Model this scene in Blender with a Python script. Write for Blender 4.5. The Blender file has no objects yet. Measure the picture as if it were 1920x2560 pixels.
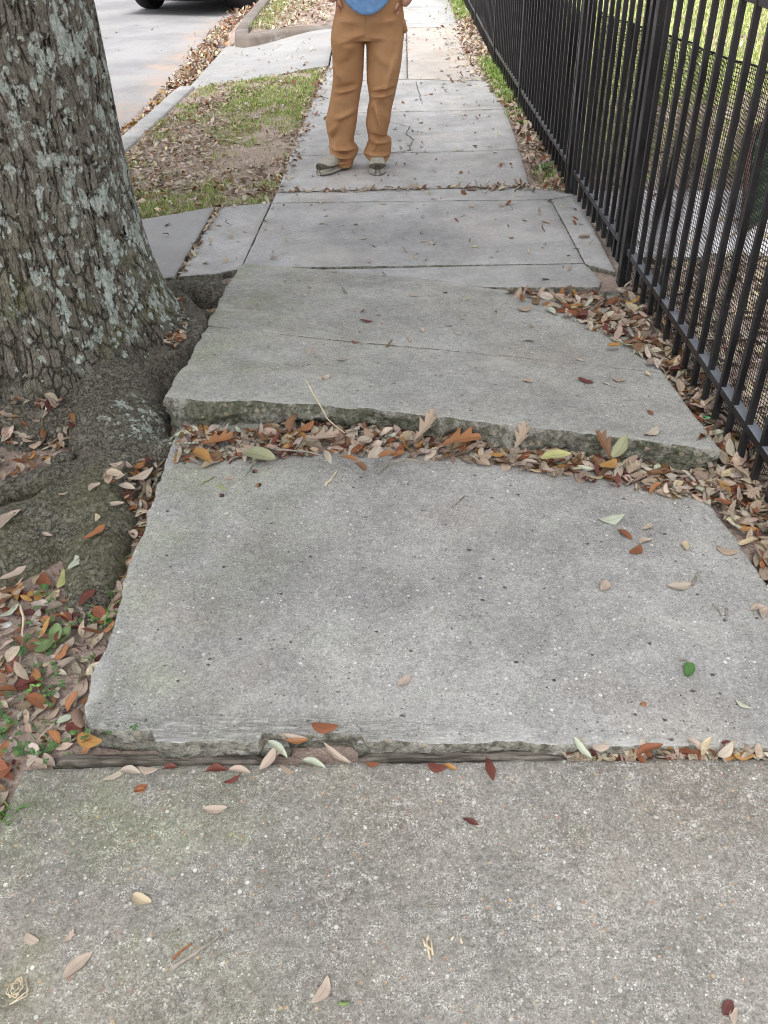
import bpy, bmesh, math, random
import numpy as np
from mathutils import Vector, Matrix
random.seed(7); RNG = np.random.default_rng(11)
SC = bpy.context.scene; COL = SC.collection

# ------------------------------------------------------------------ camera
F0, CX, CY, CAMH = 2120.0, 960.0, 1280.0, 1.55
dn = np.array([105.0, 2749.0, 0.0]); dn = np.array([105.0, 2749.0, F0]); dn /= np.linalg.norm(dn)
_vy = CY + (-F0*dn[2] - (995.0-CX)*dn[0])/dn[1]
FW = np.array([995.0-CX, _vy-CY, F0]); FW /= np.linalg.norm(FW)
RT = np.cross(dn, FW)
cam_d = bpy.data.cameras.new('camera'); cam = bpy.data.objects.new('camera', cam_d); COL.objects.link(cam)
cam_d.sensor_fit = 'HORIZONTAL'; cam_d.sensor_width = 36.0; cam_d.lens = F0/1920*36.0
cam_d.clip_end = 400; cam_d.clip_start = 0.02
# columns: camera x, y, z axes in world coordinates
cxw = Vector((RT[0], FW[0], -dn[0])); cyw = -Vector((RT[1], FW[1], -dn[1])); czw = -Vector((RT[2], FW[2], -dn[2]))
M = Matrix((cxw, cyw, czw)).transposed().to_4x4(); M.translation = (0, 0, CAMH); cam.matrix_world = M
SC.camera = cam

# ------------------------------------------------------------------ light
SUN_EL, SUN_AZ = 62, 200
w = bpy.data.worlds.new("World"); SC.world = w; w.use_nodes = True
nt = w.node_tree; bg = nt.nodes['Background']
sky = nt.nodes.new('ShaderNodeTexSky'); sky.sky_type = 'NISHITA'; sky.sun_disc = False
sky.sun_elevation = math.radians(SUN_EL); sky.sun_rotation = math.radians(SUN_AZ); sky.dust_density = 4.0; sky.air_density = 1.0
hs = nt.nodes.new('ShaderNodeHueSaturation'); hs.inputs['Saturation'].default_value = 0.16
nt.links.new(sky.outputs[0], hs.inputs['Color']); nt.links.new(hs.outputs[0], bg.inputs[0])
bg.inputs[1].default_value = 0.15
sd = bpy.data.lights.new('sun', 'SUN'); sd.energy = 1.5; sd.angle = math.radians(25); sd.color = (1.0, 0.97, 0.93)
so = bpy.data.objects.new('sun', sd); COL.objects.link(so)
az = math.radians(SUN_AZ); el = math.radians(SUN_EL)
sv = Vector((math.sin(az)*math.cos(el), math.cos(az)*math.cos(el), math.sin(el)))
so.rotation_euler = sv.to_track_quat('Z', 'Y').to_euler(); so.location = sv*30
SC.view_settings.view_transform = 'Standard'; SC.view_settings.look = 'None'
SC.view_settings.exposure = 0.9; SC.view_settings.gamma = 1
SC.cycles.filter_width = 1.05
SC.cycles.max_bounces = 5; SC.cycles.diffuse_bounces = 3; SC.cycles.glossy_bounces = 2

# ------------------------------------------------------------------ numpy helpers
def _h(ix, iy, iz, s):
    n = (ix*374761393 + iy*668265263 + iz*2147483647 + s*974634777) & 0xFFFFFFFF
    n = ((n ^ (n >> 13))*1274126177) & 0xFFFFFFFF
    n = (n ^ (n >> 16)) & 0xFFFFFFFF
    return n/4294967295.0*2-1
def vnoise(x, y=0.0, z=0.0, s=0):
    x, y, z = np.broadcast_arrays(np.asarray(x, float), np.asarray(y, float), np.asarray(z, float))
    ix, iy, iz = [np.floor(a).astype(np.int64) for a in (x, y, z)]
    fx, fy, fz = x-ix, y-iy, z-iz
    fx, fy, fz = [a*a*(3-2*a) for a in (fx, fy, fz)]
    r = 0
    for dx in (0, 1):
        for dy in (0, 1):
            for dz in (0, 1):
                wgt = (fx if dx else 1-fx)*(fy if dy else 1-fy)*(fz if dz else 1-fz)
                r = r + wgt*_h(ix+dx, iy+dy, iz+dz, s)
    return r
def fbm(x, y=0.0, z=0.0, s=0, o=4):
    r = 0; a = 1.0; f = 1.0; t = 0
    for k in range(o):
        r = r + a*vnoise(np.asarray(x)*f+k*7.3, np.asarray(y)*f+k*3.1, np.asarray(z)*f, s+k); t += a; a *= .5; f *= 2.03
    return r/t
def sstep(a, b, x):
    t = np.clip((np.asarray(x, float)-a)/(b-a), 0, 1); return t*t*(3-2*t)
def px_ray(px, py):
    d = np.array([px-CX, py-CY, F0]); return d@RT, d@FW, -(d@dn)
def w_at(px, py, z=0.0):
    X, Y, Z = px_ray(px, py); t = (z-CAMH)/Z; return X*t, Y*t
def w_atY(px, py, Y0):
    X, Y, Z = px_ray(px, py); t = Y0/Y; return X*t, CAMH+Z*t

# surface heights
def z2(x, y): return .062 - .034*(np.asarray(x)+.75) - .012*(np.asarray(y)-1.15)
_A = []; _b = []
for (x, y, z) in ((-.80, 2.46, .150), (.93, 2.20, .085), (-.78, 3.93, .020), (.85, 3.62, -.040)):
    _A.append([1, x, y, x*y]); _b.append(z)
_c = np.linalg.solve(np.array(_A), np.array(_b))
def zt(x, y): x = np.asarray(x, float); y = np.asarray(y, float); return _c[0]+_c[1]*x+_c[2]*y+_c[3]*x*y+(.019*np.exp(-((x-.18)/.30)**2)+.004)*sstep(2.9, 3.7, y)
def tilt_front(x): return np.interp(x, [-.8, -.43, -.04, .46, .93], [2.46, 2.44, 2.385, 2.29, 2.19])
def tilt_back(x): return np.interp(x, [-.8, -.39, .36, .9], [3.94, 3.905, 3.655, 3.61])
def drive_z(x): return -.085*sstep(-.75, -1.9, x)
ROADZ = -.135
def soil_h(x, y):
    x = np.asarray(x, float); y = np.asarray(y, float)
    z = -.022 + .012*fbm(x*6, y*6, 0, 3, 3) + .004*fbm(x*40, y*40, 0, 5, 2)
    z = z - .05*sstep(-1.15, -1.05, x)*sstep(-.74, -.80, x)*sstep(2.75, 3.0, y)*sstep(3.95, 3.8, y)
    z = z + .02*sstep(1.0, 1.6, x)
    # under the driveway apron further up and its slope
    e = 8.35+(x+1.82)*.59
    din = sstep(e-.02, e+.04, y)*sstep(11.3, 11.1, y)*sstep(-.6, -.75, x)
    z = z - .13*din
    din2 = sstep(3.7, 3.8, y)*sstep(4.8, 4.72, y)*sstep(-1.3, -1.4, x)
    z = z - .12*din2
    z = np.where(x < -2.02, z-.28*sstep(-2.02, -2.06, x), z)
    z = np.where(x < -9.2, z+.3*sstep(-9.2, -9.6, x), z)
    return z
def kerb_x(y): return np.interp(y, [2, 5.88, 8.35, 10.4, 14, 40], [-1.99, -1.95, -1.84, -1.84, -1.9, -2.0])
def top_h(x, y):
    x = np.asarray(x, float); y = np.asarray(y, float)
    z = soil_h(x, y)
    z = np.where((x > -.84) & (x < .95) & (y < 1.12), 0, z)
    m = (x > -.745) & (x < .93) & (y > 1.13) & (y < 2.6)
    z = np.where(m, z2(x, y), z)
    m = (x > -.80) & (x < .93) & (y > tilt_front(x)) & (y < tilt_back(x))
    z = np.where(m, zt(x, y), z)
    m = (x > -1.06) & (x < 1.0) & (y > np.where(x > -.8, tilt_back(x), 3.88)) & (y < 5.12)
    z = np.where(m, 0, z)
    m = (x > -1.95) & (x <= -1.06) & (y > 3.82) & (y < 4.6+.27*(x+1.95))
    z = np.where(m, np.maximum(z, -.085*sstep(-1.45, -2.0, x)), z)
    m = (x > -.74) & (x < .75) & (y >= 5.12)
    z = np.where(m, 0, z)
    e = 8.35+(x+1.82)*.59
    m = (x > -1.95) & (x <= -.7) & (y > e) & (y < 11.1)
    z = np.where(m, np.maximum(z, drive_z(x)), z)
    z = np.where(x < -2.0, ROADZ, z)
    m = (x > 1.06) & (y > 3.98) & (y < 4.95)
    z = np.where(m, .012, z)
    return z
def on_surf(px, py, lift=0.0):
    z = 0.0
    for _ in range(5):
        x, y = w_at(px, py, z); z = float(top_h(x, y)) + lift
    return x, y, z

# ------------------------------------------------------------------ object helpers
def mesh_obj(name, V, Fc, mats, parent=None, mi=None, smooth=True, point_attrs=None):
    V = np.asarray(V, np.float32).reshape(-1, 3)
    me = bpy.data.meshes.new(name)
    if isinstance(Fc, np.ndarray) and Fc.ndim == 2:
        n, k = Fc.shape
        me.vertices.add(len(V)); me.vertices.foreach_set('co', V.ravel())
        me.loops.add(n*k); me.loops.foreach_set('vertex_index', Fc.astype(np.int32).ravel())
        me.polygons.add(n); me.polygons.foreach_set('loop_start', np.arange(0, n*k, k, dtype=np.int32))
        me.update(calc_edges=True)
    else:
        me.from_pydata([tuple(map(float, v)) for v in V], [], [tuple(int(i) for i in f) for f in Fc]); me.update()
    for m in (mats if isinstance(mats, (list, tuple)) else [mats]): me.materials.append(m)
    if mi is not None: me.polygons.foreach_set('material_index', np.asarray(mi, np.int32))
    me.polygons.foreach_set('use_smooth', np.full(len(me.polygons), bool(smooth)))
    if point_attrs:
        for k, (typ, arr) in point_attrs.items():
            a = me.attributes.new(k, typ, 'POINT')
            a.data.foreach_set('color' if typ == 'FLOAT_COLOR' else 'vector', np.asarray(arr, np.float32).ravel())
    o = bpy.data.objects.new(name, me); COL.objects.link(o)
    if parent: o.parent = parent
    return o
def tag(o, label=None, cat=None, group=None, kind=None):
    if label: o['label'] = label
    if cat: o['category'] = cat
    if group: o['group'] = group
    if kind: o['kind'] = kind
    return o
def empty(name, loc, rz=0):
    o = bpy.data.objects.new(name, None); COL.objects.link(o); o.location = loc; o.rotation_euler = (0, 0, rz)
    o.empty_display_size = .05; return o
class MB:
    def __init__(s): s.v = []; s.f = []; s.m = []
    def add(s, V, Fc, m=0):
        n = len(s.v); s.v += [tuple(map(float, p)) for p in V]; s.f += [tuple(i+n for i in f) for f in Fc]; s.m += [m]*len(Fc)
    def box(s, a, b, m=0, T=None):
        (x0, y0, z0), (x1, y1, z1) = a, b
        V = [(x0, y0, z0), (x1, y0, z0), (x1, y1, z0), (x0, y1, z0), (x0, y0, z1), (x1, y0, z1), (x1, y1, z1), (x0, y1, z1)]
        if T: V = [T(p) for p in V]
        s.add(V, [(0, 3, 2, 1), (4, 5, 6, 7), (0, 1, 5, 4), (1, 2, 6, 5), (2, 3, 7, 6), (3, 0, 4, 7)], m)
    def tube(s, pts, rad, seg=8, m=0, cap=True):
        P = [Vector(p) for p in pts]; n = len(P)
        rad = rad if hasattr(rad, '__len__') else [rad]*n
        rings = []; up = Vector((.12, .23, 1)).normalized()
        for i in range(n):
            t = (P[min(i+1, n-1)]-P[max(i-1, 0)]).normalized()
            a = t.cross(up)
            if a.length < .05: a = t.cross(Vector((1, 0, 0)))
            a.normalize(); b = t.cross(a)
            rings.append([P[i]+a*math.cos(2*math.pi*k/seg)*rad[i]+b*math.sin(2*math.pi*k/seg)*rad[i] for k in range(seg)])
        V = [q for r in rings for q in r]; Fc = []
        for i in range(n-1):
            for k in range(seg): Fc.append((i*seg+k, i*seg+(k+1) % seg, (i+1)*seg+(k+1) % seg, (i+1)*seg+k))
        if cap: Fc.append(tuple(range(seg))[::-1]); Fc.append(tuple((n-1)*seg+k for k in range(seg)))
        s.add(V, Fc, m)
    def build(s, name, mats, parent=None, smooth=False, bevel=0):
        o = mesh_obj(name, s.v, s.f, mats, parent, s.m, smooth)
        if bevel:
            b = o.modifiers.new('bevel', 'BEVEL'); b.width = bevel; b.segments = 2; b.limit_method = 'ANGLE'
        return o

# ------------------------------------------------------------------ materials
class NB:
    """small node builder"""
    def __init__(s, name, rough=.8, spec=.3):
        s.m = bpy.data.materials.new(name); s.m.use_nodes = True; s.t = s.m.node_tree
        s.b = s.t.nodes['Principled BSDF']; s.b.inputs['Roughness'].default_value = rough
        s.b.inputs['Specular IOR Level'].default_value = spec; s._c = None
    def n(s, typ, **k):
        x = s.t.nodes.new(typ)
        for a, b in k.items(): setattr(x, a, b)
        return x
    def l(s, a, b): s.t.links.new(a, b)
    def put(s, v, inp):
        if isinstance(v, (int, float)): inp.default_value = v
        elif isinstance(v, (tuple, list)): inp.default_value = (v[0], v[1], v[2], 1) if len(inp.default_value) == 4 else v
        else: s.l(v, inp)
    @property
    def co(s):
        if s._c is None: s._c = s.n('ShaderNodeTexCoord').outputs['Object']
        return s._c
    def mapping(s, scale=(1, 1, 1), loc=(0, 0, 0), src=None, rot=(0, 0, 0)):
        m = s.n('ShaderNodeMapping'); m.inputs['Scale'].default_value = scale; m.inputs['Location'].default_value = loc; m.inputs['Rotation'].default_value = rot
        s.l(src or s.co, m.inputs[0]); return m.outputs[0]
    def noise(s, scale, detail=3, rough=.55, src=None, dist=0, col=False):
        x = s.n('ShaderNodeTexNoise'); x.inputs['Scale'].default_value = scale; x.inputs['Detail'].default_value = detail
        x.inputs['Roughness'].default_value = rough; x.inputs['Distortion'].default_value = dist
        s.l(src or s.co, x.inputs['Vector']); return x.outputs['Color' if col else 'Fac']
    def voro(s, scale, feature='F1', src=None, rnd=1):
        x = s.n('ShaderNodeTexVoronoi'); x.feature = feature; x.inputs['Scale'].default_value = scale; x.inputs['Randomness'].default_value = rnd
        s.l(src or s.co, x.inputs['Vector']); return x
    def ramp(s, v, a, b, lo=0.0, hi=1.0, smooth=True):
        x = s.n('ShaderNodeMapRange'); x.interpolation_type = 'SMOOTHSTEP' if smooth else 'LINEAR'
        for k, q in zip(('Value', 'From Min', 'From Max', 'To Min', 'To Max'), (v, a, b, lo, hi)): s.put(q, x.inputs[k])
        return x.outputs[0]
    def math(s, op, a, b=0.0, c=None):
        x = s.n('ShaderNodeMath', operation=op); s.put(a, x.inputs[0]); s.put(b, x.inputs[1])
        if c is not None: s.put(c, x.inputs[2])
        return x.outputs[0]
    def mix(s, f, a, b, mode='MIX'):
        x = s.n('ShaderNodeMix', data_type='RGBA', blend_type=mode); s.put(f, x.inputs[0]); s.put(a, x.inputs[6]); s.put(b, x.inputs[7]); return x.outputs[2]
    def sep(s, v):
        x = s.n('ShaderNodeSeparateXYZ'); s.l(v, x.inputs[0]); return x.outputs
    def attr(s, name):
        x = s.n('ShaderNodeAttribute'); x.attribute_name = name; return x
    def color(s, v): s.put(v, s.b.inputs['Base Color'])
    def bump(s, h, dist=.003, strength=1):
        x = s.n('ShaderNodeBump'); x.inputs['Distance'].default_value = dist; x.inputs['Strength'].default_value = strength
        s.put(h, x.inputs['Height']); s.l(x.outputs[0], s.b.inputs['Normal'])
def simple(name, c, rough=.6, spec=.3, var=.15, vs=20, metal=0):
    b = NB(name, rough, spec); n = b.noise(vs, 4)
    b.color(b.mix(b.ramp(n, .3, .7), tuple(q*(1-var) for q in c), tuple(min(1, q*(1+var)) for q in c))); b.b.inputs['Metallic'].default_value = metal
    return b.m

def concrete(name, base, mott=.16, specks=.5, pits=.5, fine=.25, warm=0.0, algae=0.0, sand=0.0, frontband=False, stain=0.0):
    b = NB(name, .92, .2); x, y, z = b.sep(b.co)
    big = b.noise(1.3, 6, .62); mid = b.noise(9, 5, .6); fin = b.noise(170, 3, .7); fin2 = b.noise(480, 2, .6)
    v = b.ramp(big, .32, .68, 1-mott, 1+mott)
    v = b.math('MULTIPLY', v, b.ramp(mid, .3, .7, 1-mott*.55, 1+mott*.55))
    v = b.math('MULTIPLY', v, b.ramp(fin, .3, .7, 1-fine, 1+fine, False))
    v = b.math('MULTIPLY', v, b.ramp(b.noise(52, 4, .7, b.mapping(loc=(6, 6, 1))), .3, .7, 1-fine*.6, 1+fine*.6, False))
    v = b.math('MULTIPLY', v, b.ramp(fin2, .3, .7, 1-fine*.6, 1+fine*.6, False))
    c = b.mix(1.0, base, v, 'MULTIPLY')
    c = b.mix(b.ramp(b.noise(2.1, 4, .6, b.mapping(loc=(5, 2, 0))), .45, .75, 0, .35+warm), c, b.mix(1.0, c, (1.1, .98, .86), 'MULTIPLY'))
    h = b.math('MULTIPLY', fin, .35)
    if sand > 0:
        # weathered top: pale sand grains in irregular patches between dark matrix, coloured pebbles
        g1 = b.noise(320, 2, .5, b.mapping(loc=(9, 1, 0))); patch = b.noise(16, 6, .68, b.mapping(loc=(1, 8, 0)))
        patch2 = b.noise(55, 4, .6, b.mapping(loc=(4, 4, 0)))
        pm = b.math('MULTIPLY', b.ramp(patch, .36, .66, .15, 1), b.ramp(patch2, .36, .64))
        c = b.mix(b.math('MULTIPLY', b.math('MULTIPLY', b.ramp(g1, .46, .6), pm), sand), c, (.62, .60, .57))
        dk = b.math('MULTIPLY', b.ramp(b.noise(120, 3, .6, b.mapping(loc=(3, 3, 3))), .52, .66), .45*sand)
        c = b.mix(dk, c, tuple(q*.42 for q in base))
        vp = b.voro(95); rc = b.sep(vp.outputs['Color'])
        peb = b.math('MULTIPLY', b.ramp(vp.outputs['Distance'], .34, .24), b.ramp(rc[0], .90, .92))
        tint = b.n('ShaderNodeValToRGB'); cr = tint.color_ramp; cr.elements[0].color = (.45, .22, .12, 1); cr.elements[1].color = (.65, .6, .52, 1)
        for p, q in ((.3, (.30, .17, .12)), (.5, (.62, .42, .2)), (.7, (.5, .36, .30))): e = cr.elements.new(p); e.color = (*q, 1)
        b.l(rc[1], tint.inputs[0]); c = b.mix(b.math('MULTIPLY', peb, .75), c, tint.outputs[0])
        h = b.math('ADD', h, b.math('MULTIPLY', g1, .5))
    for sc, thr, amt in ((85, .965, .9), (170, .93, .85), (330, .90, .6)):
        vv = b.voro(sc, src=b.mapping(loc=(sc*.01, .3, 0))); rc = b.sep(vv.outputs['Color'])
        clus = b.ramp(b.noise(7, 3), .35, .6, .35, 1)
        f = b.math('MULTIPLY', b.math('MULTIPLY', b.ramp(vv.outputs['Distance'], .42, .28), b.ramp(rc[0], thr, thr+.015)), clus)
        c = b.mix(b.math('MULTIPLY', f, amt*specks), c, (.80, .80, .78))
    vv = b.voro(48, src=b.mapping(scale=(1, 1.25, 1), loc=(.77, .1, 0))); rc = b.sep(vv.outputs['Color'])
    pit = b.math('MULTIPLY', b.ramp(b.math('ADD', vv.outputs['Distance'], b.ramp(fin, .2, .8, -.08, .08)), b.ramp(rc[1], 0, 1, .10, .36), .07), b.ramp(rc[0], .935, .94))
    vv = b.voro(150, src=b.mapping(loc=(.27, .61, 0))); rc = b.sep(vv.outputs['Color'])
    pit2 = b.math('MULTIPLY', b.ramp(vv.outputs['Distance'], .36, .22), b.ramp(rc[0], .965, .97))
    pp = b.math('MULTIPLY', b.math('MAXIMUM', pit, b.math('MULTIPLY', pit2, .8)), pits)
    c = b.mix(b.math('MULTIPLY', pp, .8), c, tuple(q*.22 for q in base))
    h = b.math('SUBTRACT', h, b.math('MULTIPLY', pp, 2.0))
    if algae > 0:
        m = b.math('MULTIPLY', b.ramp(x, .1, -.85), b.ramp(b.noise(4.5, 6, .65, b.mapping(loc=(2, 6, 0))), .38, .68))
        c = b.mix(b.math('MULTIPLY', m, algae), c, b.mix(1.0, c, (.86, 1.0, .58), 'MULTIPLY'))
        m2 = b.ramp(b.noise(13, 3, .5, b.mapping(loc=(7, 0, 0))), .64, .74)
        c = b.mix(b.math('MULTIPLY', m2, algae*.45), c, b.mix(1.0, c, (.84, .98, .62), 'MULTIPLY'))
    if frontband:
        # spalled, streaky band beside the broken front edge
        band = b.math('MULTIPLY', b.ramp(y, 1.26, 1.16), b.ramp(x, .35, -.05))
        st = b.noise(42, 6, .75, b.mapping(scale=(.38, 1.7, 1)), dist=1.2)
        c = b.mix(b.math('MULTIPLY', band, b.ramp(st, .52, .62, 0, .7)), c, (.56, .55, .50))
        c = b.mix(b.math('MULTIPLY', band, b.ramp(st, .46, .36, 0, .6)), c, (.20, .19, .14))
        ed = b.math('MULTIPLY', b.ramp(b.math('ADD', y, b.ramp(mid, .3, .7, -.02, .02)), 1.19, 1.165), b.ramp(b.noise(12, 3), .38, .55))
        c = b.mix(b.math('MULTIPLY', b.math('MULTIPLY', ed, b.ramp(st, .42, .6, .25, 1)), .55), c, (.60, .60, .58))
        edl = b.math('MULTIPLY', b.ramp(b.math('ADD', x, b.ramp(mid, .3, .7, -.03, .03)), -.715, -.745), b.ramp(y, 1.5, 1.25))
        c = b.mix(b.math('MULTIPLY', edl, .5), c, (.64, .64, .62))
        h = b.math('ADD', h, b.math('MULTIPLY', b.math('MULTIPLY', band, st), 5.0))
    if stain > 0:
        m = b.ramp(b.noise(.9, 5, .6, b.mapping(scale=(.5, 1.6, 1), loc=(3, 1, 0))), .5, .72)
        c = b.mix(b.math('MULTIPLY', m, stain), c, b.mix(1.0, c, (.72, .72, .72), 'MULTIPLY'))
        m = b.ramp(b.noise(3.0, 6, .65, b.mapping(scale=(.6, 1.2, 1), loc=(13, 1, 0))), .56, .72)
        c = b.mix(b.math('MULTIPLY', m, stain*1.3), c, (.52, .51, .47))
    b.color(c); b.bump(h, .0022, .9)
    return b.m
def broken(name, moss=.8):
    b = NB(name, .95, .15)
    n1 = b.noise(14, 6, .7); n2 = b.noise(60, 4, .7); n3 = b.noise(6, 4, .6, b.mapping(loc=(4, 1, 2)))
    c = b.mix(b.ramp(n2, .35, .65), (.16, .155, .13), (.36, .35, .30))
    c = b.mix(b.math('MULTIPLY', b.ramp(n3, .40, .58), moss), c, b.mix(b.ramp(n2, .3, .7), (.055, .068, .032), (.16, .18, .105)))
    c = b.mix(b.ramp(n1, .50, .60), c, b.mix(.5, c, (.62, .61, .56)))
    c = b.mix(b.ramp(b.noise(25, 3, .6, b.mapping(loc=(8, 8, 8))), .55, .68, 0, .7), c, (.07, .07, .05))
    v = b.voro(40); rc = b.sep(v.outputs['Color'])
    c = b.mix(b.math('MULTIPLY', b.ramp(v.outputs['Distance'], .4, .3), b.ramp(rc[0], .86, .88, 0, .7)), c, (.48, .40, .30))
    b.color(c); b.bump(b.math('ADD', n1, n2), .02, 1); return b.m
M_NEAR = concrete('weathered_concrete', (.245, .235, .213), .18, .8, .35, .34, .1, .5, sand=1.0)
M_SLAB2 = concrete('gray_concrete', (.355, .352, .342), .18, .85, 1.2, .34, .0, .35, frontband=True, stain=.25)
M_TILT = concrete('tilted_concrete', (.395, .392, .372), .17, .65, 1.0, .32, .0, .4, stain=.9)
M_FAR = concrete('far_concrete', (.45, .445, .44), .18, .4, .6, .22, .0, 0, stain=.5)
M_FARB = concrete('brownish_concrete', (.46, .425, .395), .12, .25, .2, .12, .4, 0, stain=.5)
M_APR = concrete('apron_concrete', (.375, .372, .372), .09, .2, .2, .08, .0, 0, stain=.3)
M_PATH = concrete('path_concrete', (.72, .71, .73), .09, .2, .2, .08, .0, 0, stain=.3)
M_KERB = concrete('kerb_concrete', (.22, .195, .175), .2, .2, .2, .15, .4, 0, stain=.6)
M_BROK = broken('broken_mossy_concrete', .62); M_BROK2 = broken('broken_concrete_edge', .08)
def soil_mat():
    b = NB('sandy_soil', .97, .1); n = b.noise(5, 6, .65); f = b.noise(130, 4, .7); m = b.noise(28, 4, .65)
    c = b.mix(b.ramp(n, .35, .65), (.56, .45, .39), (.42, .33, .285)); c = b.mix(b.ramp(f, .3, .7), b.mix(1.0, c, (.72, .72, .72), 'MULTIPLY'), c)
    c = b.mix(b.ramp(m, .55, .66, 0, .55), c, (.10, .075, .055))
    b.color(c); b.bump(b.math('ADD', f, b.math('MULTIPLY', m, 2)), .006); return b.m
M_SOIL = soil_mat()
def road_mat():
    b = NB('road_surface', .9, .2); f = b.noise(220, 3, .7); n = b.noise(1.2, 5, .6); x, y, z = b.sep(b.co)
    c = b.mix(b.ramp(n, .35, .65), (.30, .295, .302), (.40, .395, .40)); c = b.mix(b.ramp(f, .3, .7), b.mix(1.0, c, (.8, .8, .8), 'MULTIPLY'), c)
    v = b.voro(24); rc = b.sep(v.outputs['Color'])
    c = b.mix(b.math('MULTIPLY', b.ramp(v.outputs['Distance'], .35, .2), b.ramp(rc[0], .8, .82, 0, .5)), c, (.20, .18, .17))
    # clay coloured wash beside the gutter
    g = b.math('MULTIPLY', b.ramp(b.math('ADD', x, b.ramp(b.noise(2.5, 4), .3, .7, -.25, .25)), -2.75, -2.35), b.ramp(b.noise(3, 5, .6, b.mapping(loc=(2, 2, 2))), .40, .62, .15, .9))
    c = b.mix(g, c, (.43, .34, .29)); b.color(c); b.bump(f, .003); return b.m
M_ROAD = road_mat()
def leaf_mat():
    b = NB('dry_leaf', .62, .35); a = b.attr('Col').outputs['Color']; uv = b.attr('luv').outputs['Vector']; u, v, _ = b.sep(uv)
    au = b.math('ABSOLUTE', u)
    n = b.noise(60, 3, .6); n2 = b.noise(300, 2)
    c = b.mix(1.0, a, b.ramp(n, .3, .7, .82, 1.14, False), 'MULTIPLY')
    rib = b.ramp(au, .09, .02)
    sv = b.math('SINE', b.math('SUBTRACT', b.math('MULTIPLY', v, 55), b.math('MULTIPLY', au, 9)))
    c = b.mix(b.math('MULTIPLY', b.ramp(sv, .8, 1.0), .06), c, b.mix(1.0, c, (.6, .55, .5), 'MULTIPLY'))
    c = b.mix(b.math('MULTIPLY', rib, .5), c, b.mix(1.0, c, (.5, .42, .36), 'MULTIPLY'))
    c = b.mix(b.math('MULTIPLY', b.ramp(n2, .66, .74), .4), c, b.mix(1.0, c, (.4, .3, .25), 'MULTIPLY'))
    blot = b.math('MULTIPLY', b.ramp(b.noise(95, 3, .6, b.mapping(loc=(4, 4, 4))), .58, .68), .45)
    c = b.mix(blot, c, b.mix(1.0, c, (.55, .46, .4), 'MULTIPLY'))
    c = b.mix(b.math('MULTIPLY', b.ramp(au, .82, 1.0), .35), c, b.mix(1.0, c, (.6, .5, .42), 'MULTIPLY'))
    b.color(c); b.bump(sv, .0003, .2)
    return b.m
M_LEAF = leaf_mat()
def grass_mat(name, k=1.0):
    b = NB(name, .6, .3); a = b.attr('Col').outputs['Color']; b.color(a); return b.m
M_GRASS = grass_mat('grass_blade')
def black_mat():
    b = NB('black_paint', .42, .5); n = b.noise(120, 3, .6); n2 = b.noise(6, 4)
    c = b.mix(b.ramp(n2, .35, .7), (.011, .011, .013), (.019, .019, .021)); c = b.mix(b.ramp(n, .66, .72, 0, .7), c, (.11, .105, .10)); b.color(c); b.put(b.ramp(n2, .3, .7, .3, .6), b.b.inputs['Roughness']); return b.m
M_BLACK = black_mat()
M_NET = simple('black_netting', (.02, .02, .02), .55, .3, .2, 9)
def wood_mat():
    b = NB('weathered_board', .95, .1); g = b.noise(60, 5, .7, b.mapping(scale=(.12, 1.6, 1))); n = b.noise(14, 4, .6)
    c = b.mix(b.ramp(g, .38, .62), (.06, .052, .045), (.21, .19, .165)); c = b.mix(b.ramp(n, .5, .65, 0, .6), c, (.05, .045, .035)); b.color(c); b.bump(g, .004); return b.m
M_WOOD = wood_mat()
M_TWIG = simple('gray_twig', (.30, .27, .23), .9, .15, .3, 60)
M_STRAW = simple('pale_straw', (.68, .58, .42), .8, .2, .15, 60)
M_ACORN = simple('dark_acorn', (.03, .025, .04), .4, .5, .3, 60)
M_CAP = simple('acorn_cap', (.34, .15, .07), .8, .2, .2, 80)
def twig_mat():
    b = NB('lichen_twig', .9, .15); n = b.noise(70, 3)
    b.color(b.mix(b.ramp(n, .42, .58), (.22, .19, .15), (.42, .46, .36))); b.bump(n, .002); return b.m
M_TWIGL = twig_mat()
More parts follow.
